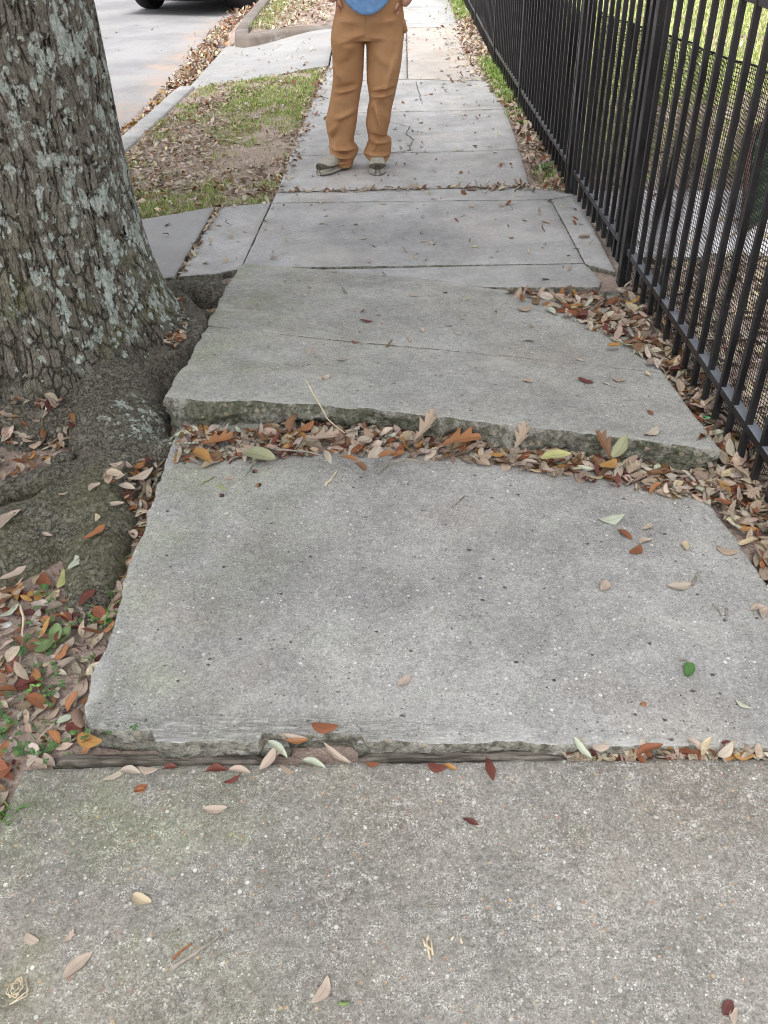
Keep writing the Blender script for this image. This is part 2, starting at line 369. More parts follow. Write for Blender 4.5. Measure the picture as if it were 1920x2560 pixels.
def bark_mat(name, root=False):
    b = NB(name, .95, .12); x, y, z = b.sep(b.co)
    wob = b.noise(3.2 if not root else 14, 5, .6, col=True)
    src = b.n('ShaderNodeVectorMath', operation='MULTIPLY_ADD'); b.l(wob, src.inputs[0]); src.inputs[1].default_value = (.16, .16, .16) if root else (.075, .075, .10); b.l(b.co, src.inputs[2])
    s1 = b.mapping(scale=(1, 1, 1) if root else (1, 1, .25), src=src.outputs[0])
    ve = b.voro(40 if root else 36, 'DISTANCE_TO_EDGE', s1); v2 = b.voro(95 if root else 90, 'DISTANCE_TO_EDGE', s1)
    vc = b.voro(40 if root else 36, 'F1', s1)
    fis = b.ramp(ve.outputs['Distance'], .0, .10 if not root else .10); fis2 = b.ramp(v2.outputs['Distance'], 0, .13); fis = b.math('MAXIMUM', fis, b.ramp(b.noise(17, 4, .6, b.mapping(loc=(2, 9, 4))), .44, .62, 0, .8 if not root else .15))
    n = b.noise(45, 5, .7); nb = b.noise(2.5, 4, .6)
    hgt = b.math('ADD', b.math('MULTIPLY', fis, 1.0 if not root else .7), b.math('ADD', b.math('MULTIPLY', fis2, .3), b.math('MULTIPLY', n, .5 if not root else .4)))
    c = b.mix(b.ramp(n, .3, .7), (.18, .168, .142) if not root else (.21, .198, .165), (.31, .292, .25) if not root else (.34, .322, .27))
    c = b.mix(b.ramp(b.sep(vc.outputs['Color'])[0], 0, 1, 0, .45), c, b.mix(1.0, c, (.62, .6, .55), 'MULTIPLY'))
    deep = b.math('MULTIPLY', fis, b.ramp(fis2, 0, 1, .55, 1))
    c = b.mix(deep, (.07, .063, .052) if not root else (.075, .068, .055), c)
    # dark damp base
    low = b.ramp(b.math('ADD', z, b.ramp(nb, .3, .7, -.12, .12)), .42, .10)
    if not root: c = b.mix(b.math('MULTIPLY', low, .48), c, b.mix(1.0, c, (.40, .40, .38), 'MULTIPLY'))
    else: c = b.mix(b.ramp(nb, .35, .65, .05, .4), c, b.mix(1.0, c, (.5, .5, .48), 'MULTIPLY'))
    # green moss film
    if root:
        mo = b.math('MULTIPLY', b.ramp(b.math('ADD', y, b.ramp(nb, .3, .7, -.15, .15)), 2.25, 2.0), b.ramp(b.noise(7, 5, .65), .38, .60))
    else:
        mo = b.math('MULTIPLY', b.math('MULTIPLY', b.ramp(z, .0, .25), b.ramp(z, .75, .4)), b.ramp(b.noise(6, 5, .65), .48, .66))
    c = b.mix(b.math('MULTIPLY', mo, .75 if not root else .5), c, b.mix(b.ramp(n, .3, .7), (.09, .10, .05), (.25, .25, .15)))
    # pale lichen rosettes, thickest on the side towards the footpath
    ln = b.noise(16 if not root else 22, 5, .6, b.mapping(scale=(1, 1, .7), loc=(3, 3, 3))); lv = b.voro(46, 'F1', b.mapping(scale=(1, 1, .75), loc=(1, 2, 3), src=src.outputs[0]))
    lvs = b.ramp(b.math('ADD', lv.outputs['Distance'], b.ramp(n, .3, .7, -.16, .16)), .52, .40)
    lc = b.sep(lv.outputs['Color'])[1]
    if not root:
        side = b.ramp(x, -1.45, -.93)
        thr = b.math('SUBTRACT', .97, b.math('MULTIPLY', side, .32)); thr = b.math('ADD', thr, b.ramp(z, .25, .05, 0, .6))
        thr = b.math('SUBTRACT', thr, b.ramp(b.math('ADD', ln, b.math('MULTIPLY', side, .06)), .48, .62, -.15, .40))
        li = b.math('MULTIPLY', lvs, b.math('GREATER_THAN', lc, thr))
        li = b.math('MAXIMUM', li, b.math('MULTIPLY', b.ramp(ln, b.ramp(side, 0, 1, .66, .545), b.ramp(side, 0, 1, .69, .58)), b.ramp(z, .1, .35)))
    else:
        sp = b.n('ShaderNodeVectorMath', operation='DISTANCE'); b.l(b.co, sp.inputs[0]); sp.inputs[1].default_value = (-.88, 2.42, .12)
        li = b.math('MULTIPLY', b.ramp(b.math('ADD', sp.outputs['Value'], b.ramp(ln, .3, .7, .07, -.07)), .12, .08), lvs)
        li = b.math('MAXIMUM', li, 0)
    c = b.mix(b.math('MULTIPLY', li, .88), c, b.mix(b.ramp(n, .35, .65), (.36, .41, .37), (.58, .63, .59)))
    hgt = b.math('ADD', hgt, b.math('MULTIPLY', li, .12))
    b.color(c)
    d = b.n('ShaderNodeDisplacement'); d.inputs['Scale'].default_value = .009 if not root else .0055; d.inputs['Midlevel'].default_value = .9
    b.l(hgt, d.inputs['Height']); b.l(d.outputs[0], b.t.nodes['Material Output'].inputs['Displacement'])
    b.m.displacement_method = 'BOTH'
    return b.m
M_BARK = bark_mat('fissured_bark'); M_ROOT = bark_mat('root_bark', True)

#@@GROUND
# ------------------------------------------------------------------ ground sheet
gx = np.unique(np.concatenate([[-120, -60, -30, -20, -14, -11], np.arange(-9.7, -9, .1), np.arange(-9, -2.4, .4), np.arange(-2.4, 1.6, .02), np.arange(1.6, 6, .15), np.arange(6, 20, 2), [30, 60, 120]]))
gy = np.unique(np.concatenate([[-60, -20, -8, -3, -1], np.arange(-.5, .9, .1), np.arange(.9, 5.2, .02), np.arange(5.2, 12, .05), np.arange(12, 20, .3), np.arange(20, 60, 4), [80, 120, 250]]))
def grid_faces(nx, ny):
    i = np.arange(nx-1)[:, None]; j = np.arange(ny-1)[None, :]
    a = i*ny+j; return np.stack([a, a+ny, a+ny+1, a+1], -1).reshape(-1, 4)
GX, GY = np.meshgrid(gx, gy, indexing='ij')
tag(mesh_obj('ground', np.stack([GX, GY, soil_h(GX, GY)], -1), grid_faces(len(gx), len(gy)), M_SOIL), 'pinkish sandy soil showing between leaves and grass', 'ground', kind='structure')
# road
rx = np.concatenate([[-9.4, -7], np.arange(-5, -2.0, .25), [-2.0]]); ry = np.concatenate([np.arange(-4, 20, .5), [30, 50, 90, 160]])
RX, RY = np.meshgrid(rx, ry, indexing='ij')
tag(mesh_obj('road', np.stack([RX, RY, ROADZ+.004*fbm(RX, RY)], -1), grid_faces(len(rx), len(ry)), M_ROAD), 'pale worn street surface beside the leafy gutter', 'road', kind='structure')

def resample(P, n):
    P = np.asarray(P, float); d = np.r_[0, np.cumsum(np.hypot(*np.diff(P, axis=0).T))]
    if d[-1] == 0: return np.repeat(P[:1], n, 0)
    t = np.linspace(0, d[-1], n); return np.stack([np.interp(t, d, P[:, 0]), np.interp(t, d, P[:, 1])], -1)
def slab(name, Fp, Bp, Lp, Rp, zf, th, mats, res=.02, jit=(.002, .002, .002, .002), rough=(.004,)*4, relief=.0015, label=None, chipf=None, seed=0, cat='sidewalk slab', hole=None):
    """Fp/Bp run left to right, Lp/Rp front to back; jit and rough are front, back, left, right"""
    ln = lambda P: np.sum(np.hypot(*np.diff(np.asarray(P, float), axis=0).T))
    nu = int(max(4, max(ln(Fp), ln(Bp))/res)); nv = int(max(4, max(ln(Lp), ln(Rp))/res))
    Fc, Bc, Lc, Rc = resample(Fp, nu), resample(Bp, nu), resample(Lp, nv), resample(Rp, nv)
    tu = np.linspace(0, 1, nu); tv = np.linspace(0, 1, nv)
    eu = np.sin(np.pi*tu)**.25; ev = np.sin(np.pi*tv)**.25
    for C_, k, e, ax, L in ((Fc, 0, eu, 1, 3), (Bc, 1, eu, 1, 5)): C_[:, ax] += jit[k]*e*(fbm(C_[:, 0]*22, L, seed, seed, 4)*1.6+.5*fbm(C_[:, 0]*120, L, seed, seed+4, 3))
    for C_, k, e, ax, L in ((Lc, 2, ev, 0, 7), (Rc, 3, ev, 0, 9)): C_[:, ax] += jit[k]*e*(fbm(C_[:, 1]*22, L, seed, seed, 4)*1.6+.5*fbm(C_[:, 1]*120, L, seed, seed+4, 3))
    Lc[0] = Fc[0]; Lc[-1] = Bc[0]; Rc[0] = Fc[-1]; Rc[-1] = Bc[-1]
    U, Vv = tu[:, None, None], tv[None, :, None]
    G = (1-Vv)*Fc[:, None]+Vv*Bc[:, None]+(1-U)*Lc[None]+U*Rc[None]-((1-U)*(1-Vv)*Fc[0]+U*(1-Vv)*Fc[-1]+(1-U)*Vv*Bc[0]+U*Vv*Bc[-1])
    X, Y = G[..., 0], G[..., 1]
    Z = zf(X, Y)+relief*fbm(X*5, Y*5, 0, seed, 4)
    if hole: Z = Z + hole(X, Y)
    V = [np.stack([X, Y, Z], -1).reshape(-1, 3)]; Fa = [grid_faces(nu, nv)]; mi = [np.zeros(len(Fa[0]), int)]
    idx = np.arange(nu*nv).reshape(nu, nv)
    loop = np.concatenate([idx[:-1, 0], idx[-1, :-1], idx[:0:-1, -1], idx[0, :0:-1]])
    side = np.concatenate([np.zeros(nu-1), np.full(nv-1, 3), np.ones(nu-1), np.full(nv-1, 2)]).astype(int)
    P = V[0][loop]; nxt = np.roll(P, -1, 0)-np.roll(P, 1, 0); N = np.stack([nxt[:, 1], -nxt[:, 0]], -1); N /= np.maximum(np.linalg.norm(N, axis=1, keepdims=True), 1e-9)
    # smooth the normals so rings do not cross
    for _ in range(3): N = N+np.roll(N, 1, 0)+np.roll(N, -1, 0); N /= np.maximum(np.linalg.norm(N, axis=1, keepdims=True), 1e-9)
    r = np.asarray(rough)[side]
    s = np.cumsum(np.r_[0, np.linalg.norm(np.diff(P[:, :2], axis=0), axis=1)])
    prev = loop; K = max(4, int(th/.012)); base = nu*nv
    for k in range(K+1):
        q = k/K; drop = .004+(th-.004)*q
        off = np.minimum(.003, .003)+r*(1.5*fbm(s*9, q*3, 0, seed+11, 3)+1.0*fbm(s*45, q*8, 0, seed+12, 3))*min(1, q*2.5+.15)-r*1.2*q**2
        if chipf is not None: off = off+chipf(P, side, q)
        ring = np.stack([P[:, 0]+N[:, 0]*off, P[:, 1]+N[:, 1]*off, P[:, 2]-drop], -1)
        V.append(ring); cur = base+np.arange(len(loop)); base += len(loop)
        f = np.stack([np.roll(prev, -1), prev, cur, np.roll(cur, -1)], -1)[:, ::-1]
        Fa.append(f[:, ::-1]); mi.append(np.full(len(f), 1)); prev = cur
    o = mesh_obj(name, np.concatenate(V), np.concatenate(Fa), mats, None, np.concatenate(mi))
    if label: tag(o, label, cat, kind='structure')
    return o
flat = lambda x, y: 0*x
# near slab
def hole(X, Y):
    hx, hy = w_at(40, 2468); d = np.hypot((X-hx)/.028, (Y-hy)/.032); return -.014*np.clip(1.2-d, 0, .5)*2
slab('sidewalk_near', [(-.86, .15), (1.2, .15)], [(-.845, 1.108), (-.5, 1.118), (0, 1.122), (.5, 1.124), (1.2, 1.122)], [(-.86, .15), (-.85, .7), (-.845, 1.108)], [(1.2, .15), (1.2, 1.122)],
     flat, .1, [M_NEAR, M_BROK2], .011, (.002, .003, .005, .002), (.004, .004, .008, .004), .003, 'coarse mottled near sidewalk slab with green tinge at its left', hole=hole)
# raised middle slab
def chip2(P, side, q):
    x = P[:, 0]; m = (side == 0)
    return np.where(m, -.016*sstep(-.33, -.31, x)*sstep(-.12, -.14, x)*sstep(.15, .4, q), 0)
slab('sidewalk_middle', [(-.700, 1.172), (-.62, 1.166), (-.565, 1.166), (-.555, 1.142), (-.44, 1.138), (-.335, 1.142), (-.325, 1.168), (-.2, 1.163), (-.11, 1.168), (-.1, 1.15), (.05, 1.145), (.3, 1.15), (.6, 1.145), (.96, 1.145)],
     [(-.77, 2.66), (.9, 2.55)], [(-.700, 1.172), (-.722, 1.20), (-.738, 1.26), (-.746, 1.33), (-.735, 1.44), (-.742, 1.55), (-.757, 1.7), (-.752, 1.85), (-.765, 2.05), (-.77, 2.66)],
     [(.96, 1.145), (.955, 1.5), (.935, 1.75), (.915, 1.92), (.885, 2.08), (.87, 2.3), (.9, 2.55)], z2, .085, [M_SLAB2, M_BROK2], .0085, (.006, .002, .007, .003), (.007, .004, .008, .005), .0025,
     'gray pitted slab in the middle, spalled along its front edge', chipf=chip2, seed=3)
# tilted slab, in two sections with a tooled joint between, as one piece
TL = []
for (a, b_) in ((413, 993), (430, 964), (449, 927), (463, 914), (476, 896), (482, 877), (492, 858), (509, 833), (521, 800), (540, 773), (552, 744), (567, 719), (584, 690), (609, 659)):
    z = .1
    for _ in range(6): x, y = w_at(a, b_, z); z = float(zt(x, y))
    TL.append((x, y))
tf = [(TL[0][0]+.0, TL[0][1])] + [(x, float(tilt_front(x))+dy) for x, dy in ((-.66, -.012), (-.6, -.004), (-.5, .012), (-.42, .0), (-.3, .018), (-.2, .004), (-.1, .022), (0, .006), (.15, .012), (.35, 0), (.55, .006), (.8, 0))] + [(.955, 2.175)]
K2 = 1920/1659.
JL = []
for (a, b_) in ((455, 705), (770, 740), (1080, 768), (1425, 806)):
    z = .08
    for _ in range(6): x, y = w_at(a*K2, b_*K2, z); z = float(zt(x, y))
    JL.append((x, y))
JL[0] = (JL[0][0]-.01, JL[0][1]); ji = int(np.argmin([abs(p[1]-JL[0][1]) for p in TL]))
lf = [p for p in TL if p[1] < JL[0][1]-.01]+[JL[0]]; lb = [(JL[0][0], JL[0][1]+.005)]+[p for p in TL if p[1] > JL[0][1]+.015]
JL[-1] = (.935, JL[-1][1])
def chipt(P, side, q):
    x = P[:, 0]; m = side == 0
    a = .03*np.exp(-((x+.70)/.10)**2)*np.sin(min(q*1.2, 1)*2.2) - .035*sstep(-.55, -.42, x)*sstep(.35, .1, x)*sstep(.45, .95, q) + .012*np.sin(x*23)*q
    return np.where(m, a, 0)
slab('tilt_a', tf, JL, lf, [(.955, 2.175), (.945, 2.5), JL[-1]], zt, .125, [M_TILT, M_BROK], .0095, (.007, .0006, .006, .003), (.017, .002, .014, .008), .003, chipf=chipt, seed=5)
oa = bpy.data.objects['tilt_a']
JB = [(x, y+.0045) for x, y in JL]
TB = [lb[-1], (-.39, 3.905), (.36, 3.655), (.9, 3.61)]
slab('tilt_b', JB, TB, lb, [JB[-1], (.92, 3.3), (.9, 3.61)], zt, .11, [M_TILT, M_BROK], .012, (.0006, .002, .006, .003), (.002, .003, .012, .008), .003, seed=6)
def join_objs(objs, name, label, cat, kind):
    V = []; Fc = []; mi = []; n = 0
    for o in objs:
        me = o.data; v = np.empty(len(me.vertices)*3, np.float32); me.vertices.foreach_get('co', v); V.append(v.reshape(-1, 3))
        f = np.empty(len(me.loops), np.int32); me.loops.foreach_get('vertex_index', f); Fc.append(f.reshape(-1, 4)+n); n += len(me.vertices)
        m = np.empty(len(me.polygons), np.int32); me.polygons.foreach_get('material_index', m); mi.append(m)
    mats = list(objs[0].data.materials); r = mesh_obj(name, np.concatenate(V), np.concatenate(Fc), mats, None, np.concatenate(mi))
    for o in objs: bpy.data.objects.remove(o)
    return tag(r, label, cat, kind=kind)
join_objs([oa, bpy.data.objects['tilt_b']], 'sidewalk_tilted', 'tilted slab heaved up by the tree root, mossy broken front edge', 'sidewalk slab', 'structure')
# slabs beyond, each section of pavement a piece with narrow joints
R4 = (.0015,)*4
slab('sidewalk_far', [(-.785, 3.962), (.85, 3.918)], [(-.755, 4.93), (.825, 4.862)], [(-.785, 3.962), (-.755, 4.93)], [(.85, 3.918), (.825, 4.862)], flat, .1, [M_FAR, M_BROK2], .03, R4, (.002,)*4, .002, 'square gray slab level with the gate, joint lines all round', seed=9)
slab('sidewalk_lip', [(-.39, 3.912), (-.1, 3.815), (.36, 3.665), (.6, 3.645), (.87, 3.635)], [(-.39, 3.918), (.85, 3.911)], [(-.39, 3.912), (-.39, 3.918)], [(.87, 3.635), (.895, 3.70), (.85, 3.911)], flat, .07, [M_FAR, M_BROK2], .02, (.0015, .0006, 0, .004), (.003, .001, .001, .008), .0015, 'narrow front lip of the far slab ending in a broken corner', seed=10)
slab('sidewalk_wing', [(.858, 3.908), (.975, 3.80)], [(.832, 4.86), (.98, 4.93)], [(.858, 3.908), (.832, 4.86)], [(.975, 3.80), (.98, 4.93)], flat, .1, [M_FAR, M_BROK2], .03, R4, (.004,)*4, .002, 'thin wedge of concrete running beside the gate', seed=12)
slab('sidewalk_left', [(-1.075, 3.875), (-.9, 3.90), (-.794, 3.955)], [(-1.05, 4.885), (-.765, 4.94)], [(-1.075, 3.875), (-1.05, 4.885)], [(-.794, 3.955), (-.765, 4.94)], flat, .1, [M_FAR, M_BROK2], .03, (.004, .003, .003, .001), (.004,)*4, .002, 'concrete strip between the leaf filled gap and the main slab', seed=13)
slab('sidewalk_strip', [(-.755, 4.938), (.826, 4.87), (.98, 4.94)], [(-.75, 5.12), (.75, 5.10), (.86, 5.03)], [(-.755, 4.938), (-.75, 5.12)], [(.98, 4.94), (.86, 5.03)], flat, .1, [M_FAR, M_BROK2], .03, R4, (.003,)*4, .002, 'narrow cross strip in front of the standing person', seed=14)
aprz = lambda x, y: -.085*sstep(-1.45, -2.0, x)+.004*sstep(-1.3, -1.1, x)
slab('driveway_apron', [(-1.98, 3.72), (-1.4, 3.80), (-1.095, 3.86)], [(-1.98, 4.56), (-1.5, 4.69), (-1.075, 4.88)], [(-1.98, 3.72), (-1.98, 4.56)], [(-1.095, 3.86), (-1.075, 4.88)], aprz, .1, [M_APR, M_BROK2], .03, (.006, .006, .002, .003), (.004,)*4, .002, 'pale apron slab running from the gap to the street', cat='driveway', seed=15)
slab('sidewalk_beyond', [(-.745, 5.145), (.74, 5.125)], [(-.745, 5.90), (.765, 5.90)], [(-.745, 5.145), (-.745, 5.90)], [(.74, 5.125), (.765, 5.90)], flat, .1, [M_FAR, M_BROK2], .04, (.004, .001, .004, .003), (.003,)*4, .003, 'gray slab under the standing person', seed=16)
slab('sidewalk_cracked', [(-.745, 5.908), (.765, 5.908)], [(-.735, 7.06), (.79, 7.03)], [(-.745, 5.908), (-.735, 7.06)], [(.765, 5.908), (.79, 7.03)], flat, .1, [M_FAR, M_BROK2], .04, (.001, .001, .004, .003), (.003,)*4, .003, 'gray slab with a jagged crack behind the standing person', seed=17)
slab('sidewalk_plain', [(-.735, 7.07), (.79, 7.04)], [(-.705, 8.26), (.05, 8.25), (.77, 8.06)], [(-.735, 7.07), (-.705, 8.26)], [(.79, 7.04), (.77, 8.06)], flat, .1, [M_FAR, M_BROK2], .05, R4, (.003,)*4, .003, 'plain gray slab before the brownish one', seed=18)
slab('sidewalk_narrow', [(-.705, 8.275), (.045, 8.265)], [(-.75, 11.3), (.06, 11.12)], [(-.705, 8.275), (-.68, 9.03), (-.75, 11.3)], [(.045, 8.265), (.06, 11.12)], flat, .1, [M_FAR, M_BROK2], .06, (.001, .001, .003, .002), (.003,)*4, .003, 'long narrow gray slab beside the driveway', seed=19)
slab('sidewalk_brownish', [(.06, 8.27), (.77, 8.08)], [(.075, 11.12), (.75, 11.0)], [(.06, 8.27), (.075, 11.12)], [(.77, 8.08), (.75, 11.0)], flat, .1, [M_FARB, M_BROK2], .06, (.001, .001, .003, .003), (.003,)*4, .004, 'brownish slab littered with leaves near the far fence', seed=20)
slab('sidewalk_distant', [(-.75, 11.32), (.06, 11.135), (.75, 11.02)], [(-1.0, 45), (.6, 45)], [(-.75, 11.32), (-1.0, 45)], [(.75, 11.02), (.6, 45)], flat, .1, [M_FAR, M_BROK2], .3, R4, (.003,)*4, .003, 'distant run of sidewalk at the top edge', seed=21)
dz = lambda x, y: drive_z(x)
slab('driveway_far', [(-1.98, 8.26), (-1.3, 8.655), (-.70, 9.005)], [(-1.98, 10.75), (-1.6, 11.1), (-1.25, 11.5), (-.76, 11.3)], [(-1.98, 8.26), (-1.98, 10.75)], [(-.70, 9.005), (-.76, 11.3)], dz, .1, [M_APR, M_BROK2], .06, (.004,)*4, (.004,)*4, .004, 'pale driveway slab between the verge and the curved kerb', cat='driveway', seed=22)
tag(slab('gate_path', [(1.04, 3.95), (6, 3.7)], [(1.04, 4.97), (6, 4.6)], [(1.04, 3.95), (1.04, 4.97)], [(6, 3.7), (6, 4.6)], lambda x, y: .012+0*x, .08, [M_PATH, M_BROK2], .06, (.003,)*4, (.004,)*4, .003, seed=23), 'pale concrete path in the yard behind the gate', 'path', kind='structure')
# kerbs
def kerb(name, P, wid, top, bot, mat, label):
    P = resample(P, 60); T = np.gradient(P, axis=0); T /= np.linalg.norm(T, axis=1, keepdims=True); N = np.stack([T[:, 1], -T[:, 0]], -1)
    prof = [(0, bot), (0, top-.03), (.006, top-.012), (.018, top-.003), (.04, top), (wid-.01, top), (wid, top-.01), (wid, bot)]
    V = []; n = len(prof)
    tp = top if not callable(top) else None
    for i, p in enumerate(P):
        for a, z in prof:
            o = .004*fbm(i*.9, a*30, z*30, 2, 2)
            V.append((p[0]+N[i, 0]*(a+o), p[1]+N[i, 1]*(a+o), z+.003*fbm(i*.5, a*9, 0, 4, 2)))
    V = np.array(V); return tag(mesh_obj(name, V, grid_faces(len(P), n), mat, smooth=True), label, 'kerb', kind='structure')
kx = [( -2.14, 4.62), (-2.10, 5.9), (-2.0, 8.28)]
kerb('kerb', kx, .155, -.004, -.3, M_FAR, 'pale kerb strip between leaf filled gutter and verge')
kerb('kerb_near', [(-2.2, -2), (-2.16, 3.7)], .155, -.004, -.3, M_FAR, 'near kerb hidden behind the tree trunk')
kc = [(-2.05, 30), (-2.02, 16), (-1.97, 12.2), (-1.93, 11.2), (-1.86, 10.72), (-1.72, 10.62), (-1.5, 10.78), (-1.25, 11.02), (-1.0, 11.18), (-.78, 11.22)]
def kerb2():
    P = resample(kc[::-1], 140); T = np.gradient(P, axis=0); T /= np.linalg.norm(T, axis=1, keepdims=True); N = np.stack([-T[:, 1], T[:, 0]], -1)
    V = []
    for i, p in enumerate(P):
        hh = .03*sstep(-.8, -1.2, p[0])+.008; top = max(hh, .012)
        prof = [(0, -.3), (0, top-.04), (.008, top-.015), (.025, top-.003), (.05, top), (.15, top), (.16, top-.01), (.16, -.2)]
        for a, z in prof: V.append((p[0]-N[i, 0]*a, p[1]-N[i, 1]*a, z+.004*fbm(i*.4, a*9, 0, 4, 2)))
    return tag(mesh_obj('kerb_return', V, grid_faces(len(P), 8)[:, ::-1], M_KERB), 'brown curved kerb return round the driveway, split by a joint', 'kerb', kind='structure')
kerb2()
# cracks in the slabs beyond
def crack(pts, wd, name, label, parent=None):
    P = resample([w_at(a, b_) for a, b_ in pts], 90); t = np.gradient(P, axis=0); t /= np.linalg.norm(t, axis=1, keepdims=True); N = np.stack([-t[:, 1], t[:, 0]], -1)
    P = P+N*(.012*fbm(np.arange(90)*.35, 0, 0, 5, 3))[:, None]; ww = wd*(.6+.6*np.abs(fbm(np.arange(90)*.2, 3)))
    V = []
    for i in range(90):
        for s_ in (-1, 1): V.append((P[i, 0]+N[i, 0]*ww[i]*s_, P[i, 1]+N[i, 1]*ww[i]*s_, .0035))
    o = mesh_obj(name, V, grid_faces(90, 2), M_CRACK, bpy.data.objects[parent] if parent else None); return o
M_CRACK = simple('dirt_filled_crack', (.06, .055, .05), .95, .05)
crack([(975, 306), (1003, 312), (1025, 318), (1015, 335), (1033, 352), (1020, 378), (1005, 382)], .003, 'crack', '', 'sidewalk_cracked')
crack([(1033, 376), (985, 382), (955, 384)], .003, 'crack', '', 'sidewalk_cracked')
crack([(1040, 205), (1048, 235), (1056, 262)], .0025, 'crack', '', 'sidewalk_plain')
crack([(770, 230), (800, 240), (822, 248)], .005, 'crack', '', 'sidewalk_plain')

# boards and broken bits in the joint
def board(x0, x1, name, label, seed):
    nx = 60; xs = np.linspace(x0, x1, nx); prof = [(0, -.05), (0, -.004), (.002, 0), (.020, .001), (.023, -.003), (.023, -.05)]
    V = []
    for i, x in enumerate(xs):
        for a, z in prof: V.append((x, 1.1275+a+.0025*fbm(x*14, a*60, 0, seed, 3), z-.001+.004*fbm(x*25, a*90, 1, seed, 3)-(.01*sstep(.03, 0, min(x-x0, x1-x)))))
    Fc = [tuple(f) for f in grid_faces(nx, 6)[:, ::-1]]+[tuple(range(6)), tuple((nx-1)*6+k for k in range(6))[::-1]]
    return tag(mesh_obj(name, V, Fc, M_WOOD), label, 'board', 'expansion boards')
board(-.795, -.325, 'joint_board', 'longer dark rotten wood board set in the joint at left', 1)
board(-.118, .335, 'joint_board', 'dark wood board set in the joint, right of the leaf cluster', 2)
def frag(x0, x1, y0, y1, z1, label, seed):
    return tag(slab('concrete_fragment', [(x0, y0), (x1, y0+.002)], [(x0+.01, y1), (x1-.01, y1)], [(x0, y0), (x0+.01, y1)], [(x1, y0+.002), (x1-.01, y1)], lambda x, y: z1+0*x, .05, [M_SLAB2, M_BROK2], .006, (.003, .001, .004, .004), (.004,)*4, .004, seed=seed), label, 'rubble')
frag(-.12, .06, 1.153, 1.20, .026, 'loose flake of concrete lying left of the split in the joint ledge', 31)
frag(.07, .335, 1.153, 1.20, .020, 'long loose flake of concrete right of the split in the joint ledge', 32)
frag(-.345, -.27, 1.155, 1.18, .010, 'small pebbly concrete chip at the end of the long board', 33)

#@@TREE
# ------------------------------------------------------------------ oak tree with roots
TCX, TCY = -1.48, 3.10
tree = empty('oak_tree', (TCX, TCY, 0)); tag(tree, 'big oak tree with fissured lichen covered bark and surface roots lifting the sidewalk', 'tree')
def trunk_r(th, z):
    base = .470+.03*np.exp(-np.clip(z, 0, 9)/.22)+.012*sstep(.6, 1.2, z)
    # th measured from +x towards +y
    lob = 0
    for a, amp, wd, hz in ((-.95, .24, .42, .15), (.0, .17, .5, .22), (.9, .12, .5, .2), (-2.0, .12, .5, .18), (2.2, .15, .6, .2), (-2.9, .12, .5, .2)):
        d = np.angle(np.exp(1j*(th-a))); lob = lob+amp*np.exp(-(d/wd)**2)*np.exp(-np.clip(z+.03, 0, 9)/hz)
    r = base+lob+.05*np.exp(-np.clip(z, 0, 9)/.10)-.02*sstep(.3, 1.0, z)*0
    return r*(1+.02*vnoise(np.cos(th)*2.5, np.sin(th)*2.5, z*1.3, 3))*(1-.03*sstep(1.2, 3.5, z))
zs = np.concatenate([np.arange(-.12, 1.75, .0048), np.linspace(1.75, 4.4, 60)]); nth = 760
th = np.linspace(0, 2*np.pi, nth, endpoint=False)
TH, ZZ = np.meshgrid(th, zs, indexing='ij'); RR = trunk_r(TH, ZZ)
lean = -.03*ZZ*0
V = np.stack([RR*np.cos(TH)+lean, RR*np.sin(TH), ZZ], -1).reshape(-1, 3)
nz = len(zs); i = np.arange(nth)[:, None]; j = np.arange(nz-1)[None]; i2 = (i+1) % nth
Fc = np.stack([i*nz+j, i2*nz+j, i2*nz+j+1, i*nz+j+1], -1).reshape(-1, 4)
# keep bark texture coordinates in world space by placing the mesh at the world origin
def wpart(o, parent):
    o.parent = parent; o.matrix_parent_inverse = Matrix.Translation((-TCX, -TCY, 0)); return o
V[:, 0] += TCX; V[:, 1] += TCY
wpart(mesh_obj('trunk', V, Fc, M_BARK), tree)
# surface roots as one field
ROOTS = [  # points (x, y, z of ridge top), half width at points
    ([(-1.10, 2.72, .16), (-1.0, 2.50, .12), (-.93, 2.32, .07), (-.98, 2.12, .045)], [.20, .17, .14, .12]),
    ([(-.99, 2.25, .055), (-.94, 2.0, .055), (-.885, 1.78, .03), (-.86, 1.60, .0)], [.12, .115, .075, .05]),
    ([(-.98, 2.15, .055), (-1.06, 1.98, .06), (-1.12, 1.85, .045), (-1.2, 1.75, .03)], [.12, .12, .10, .08]),
    ([(-1.03, 2.08, .05), (-1.20, 1.93, .065), (-1.4, 1.82, .06), (-1.7, 1.7, .04)], [.10, .10, .09, .08]),
    ([(-.93, 2.28, .06), (-.86, 2.33, .055), (-.80, 2.37, .04), (-.74, 2.42, .02)], [.09, .08, .07, .06]),
    ([(-.95, 3.0, .06), (-.86, 2.85, .03), (-.76, 2.7, .01)], [.1, .09, .08]),
]
def seg_field(x, y, pts, rad):
    best = np.full(x.shape, -9.0)
    P = np.array(pts); R_ = np.array(rad)
    for k in range(len(P)-1):
        a = P[k]; b_ = P[k+1]; d = b_[:2]-a[:2]; L = d@d
        t = np.clip(((x-a[0])*d[0]+(y-a[1])*d[1])/L, 0, 1); dx = x-a[0]-t*d[0]; dy = y-a[1]-t*d[1]
        r = R_[k]+(R_[k+1]-R_[k])*t; zt_ = a[2]+(b_[2]-a[2])*t; q = np.hypot(dx, dy)/r
        best = np.maximum(best, zt_-r*.85*(1-np.sqrt(1-np.minimum(q, .95)**2))-np.clip(q-.95, 0, 9)*r*3.0)
    return best
